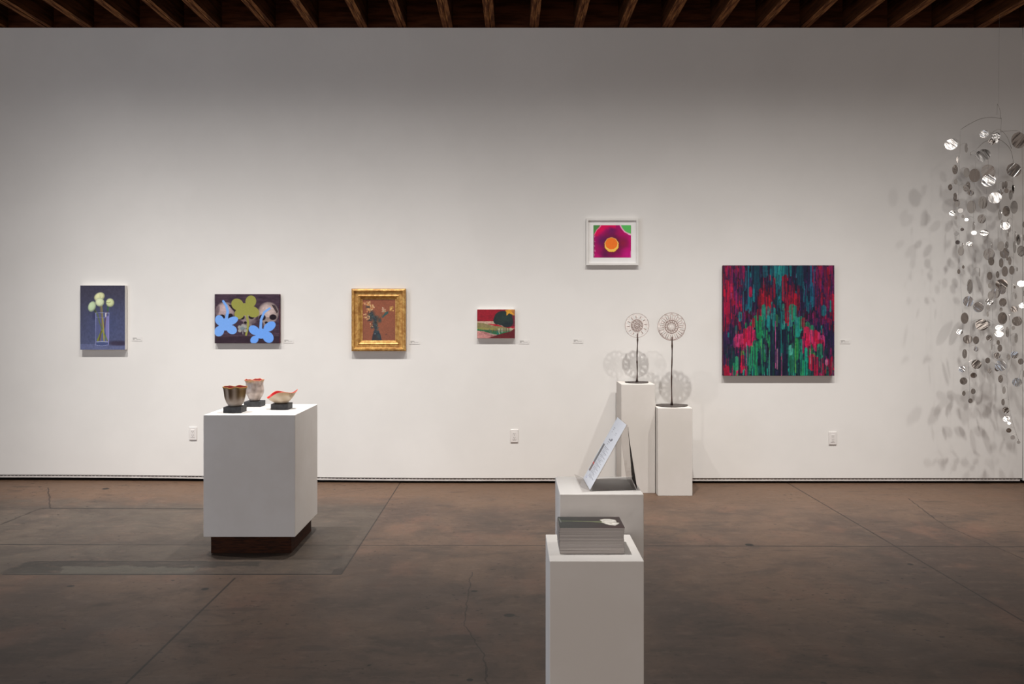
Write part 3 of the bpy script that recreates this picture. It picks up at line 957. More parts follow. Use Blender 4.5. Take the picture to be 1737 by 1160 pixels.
# ------------------------------------------------------------------ title labels on the wall
lab = [(224, 571.5, 'just right of the painting of buds in a glass'), (481, 575, 'just right of the skull and flower painting'),
       (695, 577, 'just right of the gold framed painting'), (880.5, 576.5, 'just right of the small red landscape'),
       (972, 575, 'alone below the white framed print, left of the pedestals'), (1425, 576, 'just right of the large abstract painting')]
for i, (px, py, ds) in enumerate(lab):
    x0, x1, z0, z1 = rect(px, py, px + 17, py + 7, D - .001)
    a = Art(0, 0, 17, 7, 120, 50, (219, 216, 212))
    for q_, (y_, xa, xb, w_) in enumerate(((1.6, 1.5, 7.5, .8), (2.7, 1.5, 8.5, .7), (3.6, 2, 4.2, .7), (3.9, 7.5, 14.5, .6), (4.7, 1.5, 3.8, .6), (5.4, 1.5, 10, .25))):
        xx = xa
        while xx < xb:
            L = r6.uniform(.5, 1.5)
            a.line([(xx, y_), (min(xx + L, xb), y_)], w_, (148, 144, 140), .85)
            xx += L + .45
    cx_ = (x0 + x1) / 2
    th_ = .0015
    bm = bmesh.new()
    w, h = x1 - x0, z1 - z0
    box(bm, -w / 2, w / 2, -th_, 0, 0, h)
    rt = bm_obj('title_label', bm, M['wall'])
    rt.location = (cx_, D - .0005, z0)
    tag(rt, 'tiny pale title label ' + ds, 'label', 'title labels beside the artworks')
    link('printed_text', a.mesh('printed_text', (-w / 2, -th_ - .0004, h), (w, 0, 0), (0, 0, -h)), M['print'], rt)

# ------------------------------------------------------------------ wall outlets
for px, py, ds in ((327.3, 735.2, 'by the left end, left of the wide pedestal'), (872.5, 739.3, 'at mid wall, below the small red landscape'), (1412.6, 743.2, 'below the large abstract painting')):
    c0 = P(px, py, D - .006)
    root = empty('wall_outlet', (c0.x, D, c0.z - .057))
    tag(root, 'white duplex outlet low on the wall ' + ds, 'outlet', 'wall outlets')
    boxo('cover_plate', (-.034, .034, -.008, -.0005, 0, .114), M['white'], root, bevel=.002)
    bm = bmesh.new()
    box(bm, -.0175, .0175, -.0105, -.007, .022, .092)
    rc = bm_obj('receptacle', bm, M['white'], root, bevel=.0012)
    for zz in (.041, .075):
        bm = bmesh.new()
        box(bm, -.0075, -.0052, -.0112, -.010, zz - .002, zz + .008)
        box(bm, .0052, .0075, -.0112, -.010, zz - .002, zz + .008)
        bmesh.ops.create_cone(bm, segments=12, radius1=.0026, radius2=.0026, depth=.0012, cap_ends=True, matrix=Matrix.Translation((0, -.0106, zz - .010)) @ Matrix.Rotation(PI / 2, 4, 'X'))
        bm_obj('slots', bm, M['slot'], rc)

# ------------------------------------------------------------------ pedestals


def pedestal(x0, x1, y0, y1, z0, z1, label, plinth=None, mat='ped'):
    cx_, cy_ = (x0 + x1) / 2, (y0 + y1) / 2
    if plinth:
        root = empty('display_pedestal', (cx_, cy_, 0))
        boxo('box', (x0 - cx_, x1 - cx_, y0 - cy_, y1 - cy_, z0, z1), M['ped'], root, bevel=.0025)
        boxo('plinth', (x0 - cx_ + plinth, x1 - cx_ - plinth, y0 - cy_ + plinth, y1 - cy_ - plinth, 0, z0 + .001), M['plinth'], root, bevel=.002)
    else:
        bm = bmesh.new()
        box(bm, x0 - cx_, x1 - cx_, y0 - cy_, y1 - cy_, z0, z1)
        root = bm_obj('display_pedestal', bm, M[mat], bevel=.002)
        root.location = (cx_, cy_, 0)
    return tag(root, label, 'pedestal', 'white display pedestals')


BT = .895
pedestal(-1.976, -1.389, 5.10, 5.685, .114, BT, 'widest white pedestal, on a recessed dark wood plinth, carrying three ceramic vessels', .035)
LT, RT = .930, .739
pedestal(.935, 1.224, 6.81, 7.13, 0, LT, 'taller narrow white pedestal against the wall under the smaller glass disc sculpture', mat='ped_dull')
pedestal(1.230, 1.521, 6.715, 7.02, 0, RT, 'shorter narrow white pedestal by the wall under the larger glass disc sculpture', mat='ped_dull')
FT, ST = .757, .899
pedestal(.1216, .4266, 2.575, 2.88, 0, FT, 'nearest white pedestal, cut off by the frame, under the catalogue stack')
pedestal(.1737, .4785, 2.893, 3.198, 0, ST, 'white pedestal holding the slanted information sheet, right behind the nearest one')

# ------------------------------------------------------------------ ceramic vessels


def vessel(name, label, x0, x1, y0, y1, z, bh, fn, colfn, nth=96, nt=34, inner=(120, 20, 22), loc=None):
    cx_, cy_ = (x0 + x1) / 2, (y0 + y1) / 2
    root = empty(name, (cx_, cy_, z))
    tag(root, label, 'ceramic vessel', 'ceramic vessels on the wide pedestal')
    bm = bmesh.new()
    w, d_ = (x1 - x0) / 2, (y1 - y0) / 2
    box(bm, -w, w, -d_, d_, 0, bh)
    bm_obj('stone_block', bm, M['slate'], root, bevel=.002)

    def build(nm, t0, t1, off, rows, colf, rim):
        co, cs, fs = [], [], []
        rws = [(t0 + (t1 - t0) * j / (rows - 1), off) for j in range(rows)]
        if rim:
            rws += [(1.0, .0016), (1.0, .0034)]
        for (tt, of) in rws:
            for i in range(nth):
                th_ = 2 * PI * i / nth
                x_, y_, z_ = fn(th_, tt)
                r_ = math.hypot(x_, y_) or 1e-6
                k_ = max(r_ - of, .0005) / r_
                zz = z_ + (.0012 if of == .0016 else 0)
                if not rim:
                    zz = max(z_, .003)
                co.append((x_ * k_, y_ * k_, bh + zz))
                cs.append(colf(th_, tt))
        for j in range(len(rws) - 1):
            for i in range(nth):
                fs.append((j * nth + i, j * nth + (i + 1) % nth, (j + 1) * nth + (i + 1) % nth, (j + 1) * nth + i))
        fs.append(tuple(range(nth))[::-1])
        me = bpy.data.meshes.new(nm)
        me.from_pydata(co, [], fs)
        at = me.color_attributes.new('paint', 'FLOAT_COLOR', 'POINT')
        at.data.foreach_set('color', np.array([(*lin(c_), 1) for c_ in cs], np.float32).ravel())
        me.polygons.foreach_set('use_smooth', [True] * len(me.polygons))
        return link(nm, me, M['ceramic'], root)

    build('vessel_wall', 0, 1, 0, nt, colfn, True)
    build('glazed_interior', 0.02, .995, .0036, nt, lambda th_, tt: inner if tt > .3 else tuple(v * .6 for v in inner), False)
    return root


def lerp(pts, x):
    for (xa, ya), (xb, yb) in zip(pts, pts[1:]):
        if x <= xb:
            q_ = (x - xa) / (xb - xa)
            q_ = q_ * q_ * (3 - 2 * q_) if len(pts) > 9 else q_
            return ya + (yb - ya) * q_
    return pts[-1][1]


def mixc(a_, b_, f_):
    f_ = min(max(f_, 0), 1)
    return tuple(a_[i] * (1 - f_) + b_[i] * f_ for i in range(3))


# A: fluted brown cup
def fA(th_, tt):
    r_ = lerp([(0, .036), (.05, .044), (.2, .056), (.45, .065), (.7, .0685), (.88, .0715), (1, .0785)], tt)
    fl = (.10 * math.cos(th_ * 8 + 1.0) + .05 * math.cos(th_ * 15 + 2)) * sm((tt - .1) / .5)
    r_ *= 1 + fl * .55
    z_ = .128 * tt + (.0028 * math.sin(th_ * 5 + 1) + .0016 * math.sin(th_ * 9)) * tt ** 3
    return r_ * math.cos(th_), r_ * math.sin(th_) * .95, z_


def cA(th_, tt):
    s_ = math.sin(th_ * 8 + 2.6) * .5 + .5
    c_ = mixc((156, 142, 130), (66, 46, 28), s_ * sm((tt - .15) / .5))
    c_ = mixc(c_, (110, 82, 30), .8 * max(0, math.sin(th_ * 2 + 2.6)) * sm((tt - .3) / .4))
    c_ = mixc(c_, (170, 158, 148), sm((.3 - tt) / .3) * .8)
    return mixc(c_, (178, 130, 60), sm((tt - .93) / .05))


vessel('ceramic_vessel', 'fluted brown ceramic cup, leftmost and nearest of three vessels on wide pedestal', -1.885, -1.768, 5.196, 5.311, BT, .0385, fA, cA)


# B: tall wrinkled jar
def fB(th_, tt):
    r_ = lerp([(0, .030), (.06, .037), (.2, .047), (.38, .0595), (.5, .062), (.66, .0595), (.82, .0575), (.92, .060), (1, .066)], tt)
    r_ *= 1 + (.03 * math.sin(th_ * 3 + tt * 4) + .02 * math.sin(th_ * 8 - tt * 7) + .012 * math.sin(th_ * 15 + tt * 12)) * sm(tt * 3)
    z_ = .148 * tt + (.0028 * math.sin(th_ * 4 + 2) + .0014 * math.sin(th_ * 11)) * tt ** 4
    return r_ * math.cos(th_), r_ * math.sin(th_), z_


def cB(th_, tt):
    s_ = math.sin(th_ * 5 + tt * 9) * math.sin(th_ * 3 - tt * 13) * .5 + .5
    c_ = mixc((160, 146, 138), (186, 172, 164), s_)
    if tt > .8:
        c_ = mixc(c_, (188, 146, 96), sm((tt - .84) / .1) * (.5 + .5 * math.sin(th_ * 3 + 1)))
    return mixc(c_, (196, 128, 96), sm((tt - .955) / .03))


vessel('ceramic_vessel', 'tall grey-pink wrinkled ceramic jar, rearmost of the three vessels on wide pedestal', -1.856, -1.741, 5.51, 5.625, BT, .037, fB, cB, inner=(130, 26, 24))


# C: shallow open folded bowl
def fC(th_, tt):
    r0 = lerp([(0, .038), (.08, .044), (.3, .060), (.6, .078), (1, .094)], tt)
    lip = math.cos(th_ - PI)           # +1 on the left side
    fold = math.exp(-((math.atan2(math.sin(th_ - .25), math.cos(th_ - .25))) / .32) ** 2)
    r_ = r0 * (1 + (.05 * math.cos(th_ * 2) + .03 * math.sin(th_ * 5 + 1) - .04 * math.cos(th_ * 3)) * tt)
    r_ *= 1 + .10 * fold * tt - .14 * math.exp(-((math.atan2(math.sin(th_ + .45), math.cos(th_ + .45))) / .2) ** 2) * tt
    fr_ = -math.sin(th_)               # +1 towards the viewer
    ztop = .074 - .030 * max(lip, 0) ** 1.6 + .016 * fold + .004 * max(fr_, 0) - .007 * max(-fr_, 0) + .004 * math.sin(th_ * 4) + .022 * math.exp(-((th_ - 2.35) / .45) ** 2) - .020 * math.exp(-((th_ - 3.75) / .42) ** 2)
    z_ = ztop * tt ** 1.05
    return r_ * math.cos(th_), r_ * math.sin(th_) * .82, z_


def cC(th_, tt):
    s_ = math.sin(th_ * 6 + tt * 5) * .5 + .5
    c_ = mixc((206, 190, 168), (176, 156, 132), s_ * .7)
    c_ = mixc(c_, (160, 128, 84), .6 * sm((tt - .6) / .3) * max(0, math.sin(th_ * 2 + 3.6)))
    c_ = mixc(c_, (100, 84, 74), sm((.12 - tt) / .12))
    return mixc(c_, (206, 120, 90), sm((tt - .96) / .03))


vessel('ceramic_vessel', 'low open ceramic bowl with bright red inside, rightmost of three vessels on wide pedestal', -1.624, -1.507, 5.358, 5.473, BT, .0385, fC, cC, inner=(176, 18, 28))

# ------------------------------------------------------------------ glass disc sculptures


def glass_disc(R, style, parent, cz, cy=0):
    nth, nr = (144, 30)
    th2 = .0016
    N = 12 if style == 0 else 14
    bm = bmesh.new()
    verts = {}

    def solid(i, j):
        th_ = 2 * PI * (i + .5) / nth
        rho = (j + .5) / nr
        ph = (th_ * N / (2 * PI)) % 1.0 - .5
        if style == 0:
            if rho < .10: return True
            if .56 < rho < .88: # oval holes between petals
                return not ((ph / .33) ** 2 + ((rho - .72) / .15) ** 2 < 1 and (i // 12) % 6 != 0)
            if .88 < rho < .96 and math.sin(th_) < -.35: return abs(ph) > .38
            if rho > .93 and math.sin(th_) > .45: return abs(ph) < .22
            return True
        if rho < .12: return True
        if .17 < rho < .26: return abs(ph) > .25
        if .58 < rho < .86: return not ((ph / .30) ** 2 + ((rho - .72) / .13) ** 2 < 1)
        if rho > .9 and math.sin(th_) > .3: return abs(ph) < .26
        if .86 < rho < .93 and math.sin(th_) < 0: return abs(ph) > .36
        return True

    def vert(i, j, s_):
        i %= nth
        k_ = (i if j else 0, j, s_)
        if k_ not in verts:
            th_ = 2 * PI * i / nth
            rho = R * j / nr
            bulge = .0035 * math.cos(rho / R * 9)
            verts[k_] = bm.verts.new((rho * math.cos(th_), cy + (th2 if s_ else -th2) - .5 * bulge, cz + rho * math.sin(th_)))
        return verts[k_]

    S = [[solid(i, j) for j in range(nr)] for i in range(nth)]
    for i in range(nth):
        for j in range(nr):
            if not S[i][j]:
                continue
            for s_ in (0, 1):
                q_ = [vert(i, j, s_), vert(i + 1, j, s_), vert(i + 1, j + 1, s_), vert(i, j + 1, s_)]
                q_ = list(dict.fromkeys(q_))
                bm.faces.new(q_ if s_ else q_[::-1])
            if j and not S[i][j - 1]:
                bm.faces.new([vert(i, j, 0), vert(i + 1, j, 0), vert(i + 1, j, 1), vert(i, j, 1)])
            if j == nr - 1 or not S[i][j + 1]:
                bm.faces.new([vert(i, j + 1, 0), vert(i, j + 1, 1), vert(i + 1, j + 1, 1), vert(i + 1, j + 1, 0)])
            if not S[i - 1][j]:
                bm.faces.new([vert(i, j, 0), vert(i, j, 1), vert(i, j + 1, 1), vert(i, j + 1, 0)])
            if not S[(i + 1) % nth][j]:
                bm.faces.new([vert(i + 1, j, 0), vert(i + 1, j + 1, 0), vert(i + 1, j + 1, 1), vert(i + 1, j, 1)])
    bm_obj('glass_disc', bm, M['glass'], parent)
    # trailed lines on the front
    bm = bmesh.new()
    yf = cy - th2 - .001

    def pol(r_, th_):
        return (R * r_ * math.cos(th_), yf, cz + R * r_ * math.sin(th_))

    def arc(r_, a0, a1, rad, n_=None, jit=0):
        rad *= 1.35
        n_ = n_ or max(4, int(abs(a1 - a0) * 10))
        tube(bm, [pol(r_ + jit * math.sin(q_ * 2.7), a0 + (a1 - a0) * q_ / n_) for q_ in range(n_ + 1)], rad, 5)

    if style == 0:
        arc(.995, 0, 2 * PI, .0010)
        arc(.47, 0, 2 * PI, .0022, jit=.012)
        arc(.36, 0, 2 * PI, .0012, jit=.01)
        arc(.22, 0, 2 * PI, .0017, jit=.02)
        arc(.09, 0, 2 * PI, .0018, n_=10)
        for k in range(7):
            a0 = k * 2 * PI / 7
            c0 = (R * .22 * math.cos(a0), R * .22 * math.sin(a0))
            tube(bm, [(c0[0] + R * .085 * math.cos(q_ * PI / 4), yf, cz + c0[1] + R * .085 * math.sin(q_ * PI / 4)) for q_ in range(9)], .0014, 5)
        for k in range(12):
            a0 = k * 2 * PI / 12 + .1
            tube(bm, [pol(.58, a0), pol(.70, a0 + .02), pol(.84, a0 - .01)], [.0012, .0034, .0014], 5)
            c_ = a0 + PI / 12
            arc(.40, c_ - .12, c_ + .12, .0016)
        for a0 in (-2.0, -1.75, -1.4, -1.2):
            tube(bm, [pol(.47, a0), pol(.62, a0)], .0014, 5)
    else:
        arc(.99, 0, 2 * PI, .0014)
        arc(.30, 0, 2 * PI, .0022, jit=.03)
        arc(.47, 0, 2 * PI, .0022, jit=.02)
        for k in range(14):
            a0 = k * 2 * PI / 14
            hw = .125
            if math.sin(a0) > -.4:
                tube(bm, [pol(.54, a0 - hw * .8), pol(.80, a0 - hw), pol(.82, a0 + hw), pol(.54, a0 + hw * .8)], .0022, 5)
            else:
                tube(bm, [pol(.58, a0 - hw * .8), pol(.93, a0 - hw * 1.2), pol(.95, a0 + hw * 1.2), pol(.6, a0 + hw * .8)], [.002, .0032, .0032, .002], 5)
            tube(bm, [pol(.33, a0), pol(.40, a0 + .12), pol(.45, a0 + .2)], .0022, 5)
            tube(bm, [pol(.88, a0 + .1), pol(.92, a0 + .22), pol(.88, a0 + .34)], .0013, 5)
        for k in range(8):
            a0 = k * 2 * PI / 8
            tube(bm, [pol(.17, a0), pol(.26, a0 + .25), pol(.18, a0 + .6)], .0013, 5)
    bm_obj('trailed_rings', bm, M['glass_brown'], parent)


def sculpture(label, base, R, cz, style, plate, stem_top, lean):
    root = empty('glass_sculpture', base)
    tag(root, label, 'glass sculpture', 'glass disc sculptures on stems')
    bm = bmesh.new()
    n_ = 40
    top, bot = [], []
    for k in range(n_):
        th_ = 2 * PI * k / n_
        r_ = 1 + .05 * math.sin(th_ * 3 + style) + .03 * math.sin(th_ * 7)
        x_, y_ = plate[0] * r_ * math.cos(th_), plate[1] * r_ * math.sin(th_)
        lift = .003 + .003 * math.sin(th_ * 2 + 1)
        bot.append(bm.verts.new((x_, y_, .0005)))
        top.append(bm.verts.new((x_, y_, .006 + lift * .4)))
    bm.faces.new(top)
    bm.faces.new(bot[::-1])
    for k in range(n_):
        bm.faces.new((bot[k], bot[(k + 1) % n_], top[(k + 1) % n_], top[k]))
    bm_obj('base_plate', bm, M['iron_plate'], root)
    bm = bmesh.new()
    pts, rad = [], []
    nn = 22
    for k in range(nn + 1):
        q_ = k / nn
        zz = .006 + (stem_top - .006) * q_
        pts.append((lean * q_ + .0015 * math.sin(q_ * 9 + style), 0.0, zz))
        rr_ = .0052 + .0008 * math.sin(q_ * 23) + (.0022 if abs(q_ - .42) < .03 or abs(q_ - .85) < .03 else 0)
        if q_ < .06: rr_ = .013 - q_ * .11
        rad.append(rr_)
    tube(bm, pts, rad, 8)
    bm_obj('stem', bm, M['iron'], root, smooth=True)
    glass_disc(R, style, root, cz)
    return root


p = P(1080, 649, 6.99)
sculpture('smaller glass disc on a thin brown stem, standing on the taller wall pedestal', (p.x, 6.975, LT + .0005), .106, 1.430 - LT, 0, (.100, .085), 1.36 - LT, .004)
p = P(1139, 690, 6.88)
sculpture('larger patterned glass disc on a tall brown stem, on the shorter wall pedestal', (p.x, 6.875, RT + .0005), .1205, 1.422 - RT, 1, (.135, .115), 1.335 - RT, .004)

# ------------------------------------------------------------------ catalogue stack
NB = 24
ch = .0872 / NB
cw, cd = .2145, .140
mb = bmesh.new()
box(mb, -cw / 2, cw / 2 - .0006, -cd / 2, cd / 2, .0003, ch - .0005)
pages_me = bpy.data.meshes.new('catalogue')
bmesh.ops.recalc_face_normals(mb, faces=mb.faces)
mb.to_mesh(pages_me)
mb.free()
pages_me.materials.append(M['pages'])
mb = bmesh.new()
box(mb, -cw / 2 - .0008, cw / 2, -cd / 2 - .0006, cd / 2 + .0006, ch - .0005, ch - .0002)
box(mb, -cw / 2 - .0008, cw / 2, -cd / 2 - .0006, cd / 2 + .0006, 0, .0003)
box(mb, -cw / 2 - .0008, -cw / 2 - .0001, -cd / 2 - .0006, cd / 2 + .0006, .0003, ch - .0005)
cover_me = bpy.data.meshes.new('cover')
bmesh.ops.recalc_face_normals(mb, faces=mb.faces)
mb.to_mesh(cover_me)
mb.free()
M['cover_edge'] = noisy('cover stock edge', (110, 104, 103), (136, 130, 128), 4, .5)
cover_me.materials.append(M['cover_edge'])
rb = random.Random(5)
drift = 0
for i in range(NB):
    o = bpy.data.objects.new('catalogue', pages_me)
    COL.objects.link(o)
    q_ = i / (NB - 1)
    if i in (6, 11, 15, 19):
        drift = rb.uniform(-.0022, .0022)
    o.location = (.2672 - .0035 * q_ + drift + rb.uniform(-.0007, .0007) + (.002 if i > 20 else 0), 2.648 + cd / 2 + rb.uniform(-.0008, .0008) - (.0015 if i > 20 else 0), FT + .0006 + i * ch)
    o.rotation_euler = (0, 0, math.radians(rb.uniform(-.35, .35)))
    if i == NB - 1:
        lb = 'top catalogue of the stack, charcoal cover printed with a white tulip'
    elif i == 0:
        lb = 'lowest catalogue of the stack, lying directly on the nearest white pedestal'
    else:
        lb = 'grey-edged catalogue between the top and lowest ones of the stack on nearest pedestal'
    tag(o, lb, 'catalogue', 'catalogues stacked on the nearest pedestal')
    cv_ = bpy.data.objects.new('cover', cover_me)
    COL.objects.link(cv_)
    cv_.parent = o
top = o
# front cover picture of the top catalogue (u: left-right, v: far-near)
a = Art(0, 0, 214, 140, 220, 150, (64, 61, 60))
g = a.X / 214
a.C = (1 - g[..., None]) * np.array((58, 62, 60)) + g[..., None] * np.array((66, 55, 54))
a.fill(np.clip((a.X - 90) / 90, 0, 1) * np.clip((a.Y - 100) / 40, 0, 1), (76, 50, 50), .6)
a.line([(8, 54), (70, 56), (120, 64), (150, 70)], 9, (96, 104, 78), 1, 8)
a.line([(50, 58), (120, 60), (150, 58)], 6, (120, 126, 92), .9)
a.line([(120, 66), (150, 78), (160, 88)], 6, (110, 116, 84), .9)
for pts in ([(148, 62), (142, 40), (158, 28), (178, 30), (196, 40), (186, 60)], [(150, 66), (158, 50), (196, 44), (196, 70), (178, 76)], [(150, 70), (176, 66), (204, 78), (184, 96), (166, 100)], [(144, 66), (156, 60), (176, 80), (170, 104), (156, 92)], [(180, 76), (204, 82), (186, 112), (164, 104)]):
    a.poly(pts, (250, 246, 238), .8)
    a.line(pts + pts[:1], 1.6, (170, 164, 146), .8)
a.line([(146, 44), (160, 30), (178, 30)], 4, (240, 236, 220), .9)
a.line([(152, 66), (190, 70)], 3, (146, 136, 112), .9)
a.line([(154, 50), (182, 52)], 3, (150, 142, 120), .8)
a.line([(152, 76), (178, 92)], 3, (156, 148, 126), .8)
a.line([(4, 20), (8, 70)], 3, (150, 150, 146), .8)
M['glossy_print'] = attr_mat('coated cover print', .4, .2, 0, gain=.8)
link('front_cover', a.mesh('front_cover', (-cw / 2 - .0012, cd / 2 + .001, ch + .0002), (cw + .0016, 0, 0), (0, -cd - .002, 0)), M['glossy_print'], top)

# ------------------------------------------------------------------ sign holder with sheet
A_ = Vector((.2877, 2.938, .9035))
B_ = Vector((.4246, 2.950, 1.143))
Cb = Vector((.4184, 3.158, 1.143))
Db = Vector((.2815, 3.146, .9035))
org = Vector(((A_.x + .464) / 2, 3.05, ST))
root = empty('sign_holder', org)
tag(root, 'clear acrylic slanted sign holder on the white pedestal behind the catalogue stack', 'sign holder')


def sheet(name, quad, mat, parent, thick, world_origin):
    bm = bmesh.new()
    vs = [bm.verts.new(q_ - world_origin) for q_ in quad]
    bm.faces.new(vs)
    bm.normal_update(); bm.faces.ensure_lookup_table()
    n_ = bm.faces[0].normal.copy()
    r_ = bmesh.ops.extrude_face_region(bm, geom=bm.faces[:])
    for g_ in r_['geom']:
        if isinstance(g_, bmesh.types.BMVert):
            g_.co += n_ * thick
    return bm_obj(name, bm, mat, parent)


ex = Vector((0, .004, 0))
nrm = (B_ - A_).cross(Db - A_).normalized()
if nrm.x > 0:
    nrm = -nrm
back = -nrm * .0022
sheet('back_rest', [A_ - ex + back, B_ - ex + back, Cb + ex + back, Db + ex + back], M['acrylic'], root, .002, org)
L1 = A_ + Vector((-.034, -.012, .016))
L2 = Db + Vector((-.034, .004, .016))
sheet('lip', [A_ - ex + back, L1 - ex, L2 + ex, Db + ex + back], M['acrylic'], root, .002, org)
E1 = Vector((.450, 2.942, ST + .002))
E2 = Vector((.452, 3.150, ST + .002))
sheet('rear_leg', [B_ - ex + back, E1, E2, Cb + ex + back], M['acrylic'], root, .002, org)
# dark panel along the rear leg, slightly twisted
q = [Vector((.4325, 2.952, 1.106)), Vector((.4645, 2.952, ST + .004)), Vector((.4745, 3.150, ST + .004)), Vector((.4600, 3.150, 1.106))]
bm = bmesh.new()
ng = 10
vv = [[bm.verts.new(q[0].lerp(q[1], j / ng).lerp(q[3].lerp(q[2], j / ng), i / ng) - org) for i in range(ng + 1)] for j in range(ng + 1)]
for j in range(ng):
    for i in range(ng):
        bm.faces.new((vv[j][i], vv[j][i + 1], vv[j + 1][i + 1], vv[j + 1][i]))
ob = bm_obj('dark_panel', bm, M['darkpanel'], root)
ob['label'] = 'dark panel behind the leg'
md = ob.modifiers.new('thick', 'SOLIDIFY')
md.thickness = .001

a = Art(0, 0, 216, 279, 150, 200, (216, 218, 224))
# grey image column and red mark along the left margin
a.poly([(12, 116), (48, 116), (48, 198), (12, 198)], (120, 118, 118))
a.poly([(12, 198), (48, 198), (48, 206), (12, 206)], (206, 90, 84))
a.poly([(12, 206), (48, 206), (48, 236), (12, 236)], (132, 116, 112))
for y_ in np.arange(120, 252, 5.2):
    xx = 62
    end = 150 + 30 * math.sin(y_ * 1.7)
    while xx < end:
        L = r6.uniform(5, 14)
        a.line([(xx, y_), (min(xx + L, end), y_)], 2.0, (150, 150, 158), .9)
        xx += L + 3
for (xa, xb, y_, w_, cc) in ((44, 66, 40, 2.6, (150, 150, 156)), (44, 60, 47, 2, (160, 160, 166)), (44, 58, 58, 2, (176, 176, 182)), (120, 146, 52, 2.4, (150, 150, 156)), (120, 140, 59, 2.2, (160, 160, 166)),
                             (70, 120, 88, 5, (130, 130, 138)), (70, 110, 97, 3, (160, 160, 166)), (70, 96, 106, 2.4, (160, 160, 166)), (110, 130, 82, 7, (110, 110, 118)), (30, 50, 258, 2, (150, 150, 200)), (30, 56, 264, 2, (150, 150, 200))):
    a.line([(xa, y_), (xb, y_)], w_, cc, .9)
orgp = (A_ + Db) / 2
off = nrm * .0006
tl = Cb + off - orgp
me = a.mesh('information_sheet', tl, (B_ - Cb), (Db - Cb))
o = link('information_sheet', me, M['print'])
o.location = orgp
tag(o, 'white printed information sheet leaning in the clear acrylic holder', 'sheet')
md = o.modifiers.new('thick', 'SOLIDIFY')
md.thickness = .0003

# ------------------------------------------------------------------ hanging mobile
ZA = [(265, 615, 140, 140, 1), (670, 487, 95, 90, 1), (815, 515, 90, 80, 1), (765, 580, 80, 60, 1), (822, 565, 70, 60), (450, 660, 40, 115), (505, 733, 12, 40), (338, 805, 22, 85), (312, 925, 70, 118), (318, 1075, 45, 65),
      (455, 962, 75, 118), (553, 998, 138, 165), (655, 750, 150, 160, 1), (720, 950, 175, 175), (725, 1060, 90, 150, 1), (1095, 565, 185, 200), (1035, 930, 180, 170), (937, 1110, 40, 90), (903, 1120, 35, 90), (1025, 1150, 25, 80)]
ZB = [(252, 55, 52, 78), (472, 40, 55, 110), (445, 65, 70, 90), (505, 125, 75, 70), (312, 180, 45, 112), (342, 252, 55, 88), (510, 297, 108, 158), (653, 243, 112, 158), (803, 185, 45, 140, 1), (868, 115, 70, 70), (943, 97, 55, 62), (1025, 80, 30, 110), (995, 150, 45, 120),
      (1038, 300, 90, 160), (638, 445, 102, 112), (277, 375, 70, 62, 1), (378, 343, 60, 50, 1), (323, 432, 32, 42), (408, 415, 32, 45), (452, 455, 46, 36), (400, 573, 46, 40), (328, 625, 62, 52), (345, 732, 60, 52), (385, 840, 75, 115), (405, 770, 20, 60), (490, 755, 65, 70, 1),
      (540, 540, 30, 130), (545, 615, 60, 50, 1), (670, 617, 88, 66, 1), (765, 770, 16, 85), (730, 880, 140, 150), (757, 965, 75, 105), (863, 395, 40, 130), (942, 350, 90, 130), (888, 515, 24, 120), (930, 530, 50, 100, 1), (983, 565, 30, 90), (962, 480, 20, 80), (965, 620, 18, 90),
      (875, 780, 85, 125), (948, 765, 45, 90), (920, 865, 115, 130), (1053, 660, 24, 130), (1090, 700, 50, 130), (1045, 790, 35, 150), (1125, 840, 100, 135), (1155, 515, 30, 70), (1155, 675, 20, 75), (880, 985, 55, 115), (957, 935, 30, 45), (985, 960, 40, 110), (413, 1035, 30, 42), (358, 1092, 36, 60),
      (613, 1100, 14, 110), (738, 1145, 70, 100), (835, 1130, 42, 85), (925, 1090, 75, 130), (1010, 1075, 65, 110), (1075, 1065, 22, 50)]
ZC = [(740, 250, 44, 68), (495, 262, 68, 180), (885, 235, 155, 130), (890, 305, 95, 100), (805, 350, 115, 120), (750, 370, 72, 105), (735, 448, 85, 55, 1), (473, 443, 128, 130), (600, 513, 132, 128), (718, 515, 30, 65), (713, 600, 26, 66), (430, 650, 92, 140), (640, 730, 160, 140), (700, 725, 90, 90),
      (368, 818, 62, 70, 1), (468, 910, 118, 108), (570, 920, 78, 96), (570, 1030, 58, 62), (430, 1088, 58, 115), (730, 892, 76, 72), (763, 1000, 18, 90), (900, 455, 95, 105), (895, 650, 115, 150), (878, 545, 40, 50), (978, 635, 14, 90), (1038, 540, 95, 82), (1075, 687, 125, 118), (1028, 770, 42, 50),
      (1062, 895, 40, 120), (858, 770, 85, 80, 1), (855, 840, 90, 85, 1), (955, 820, 45, 130), (843, 948, 40, 62), (863, 1018, 58, 90), (830, 1110, 80, 78), (1045, 1100, 98, 88), (1057, 380, 26, 75), (1045, 268, 25, 38), (1145, 495, 60, 75, 1), (1155, 345, 25, 70), (1125, 225, 80, 30, 1)]
ZD = [(713, 83, 62, 72), (733, 208, 56, 62), (875, 145, 145, 132), (830, 185, 60, 62), (575, 130, 124, 115), (398, 190, 84, 78), (540, 265, 78, 66), (417, 335, 94, 90), (420, 487, 42, 62), (535, 463, 58, 72), (500, 578, 58, 60), (872, 308, 58, 98), (913, 448, 42, 92), (902, 595, 42, 82), (937, 693, 84, 76), (943, 800, 84, 70),
      (978, 853, 44, 36), (973, 942, 64, 58), (1022, 1028, 56, 56), (1093, 1088, 42, 42), (1075, 350, 122, 108), (1120, 95, 70, 75), (1155, 245, 20, 80), (970, 40, 50, 70)]
discs = []
for zs, oy in ((ZA, 160), (ZB, 310), (ZC, 450), (ZD, 600)):
    for q in zs:
        discs.append((1577 + q[0] / 7.25, oy + q[1] / 7.25, q[2] / 7.25, q[3] / 7.25, len(q) > 4))
MD = 6.86
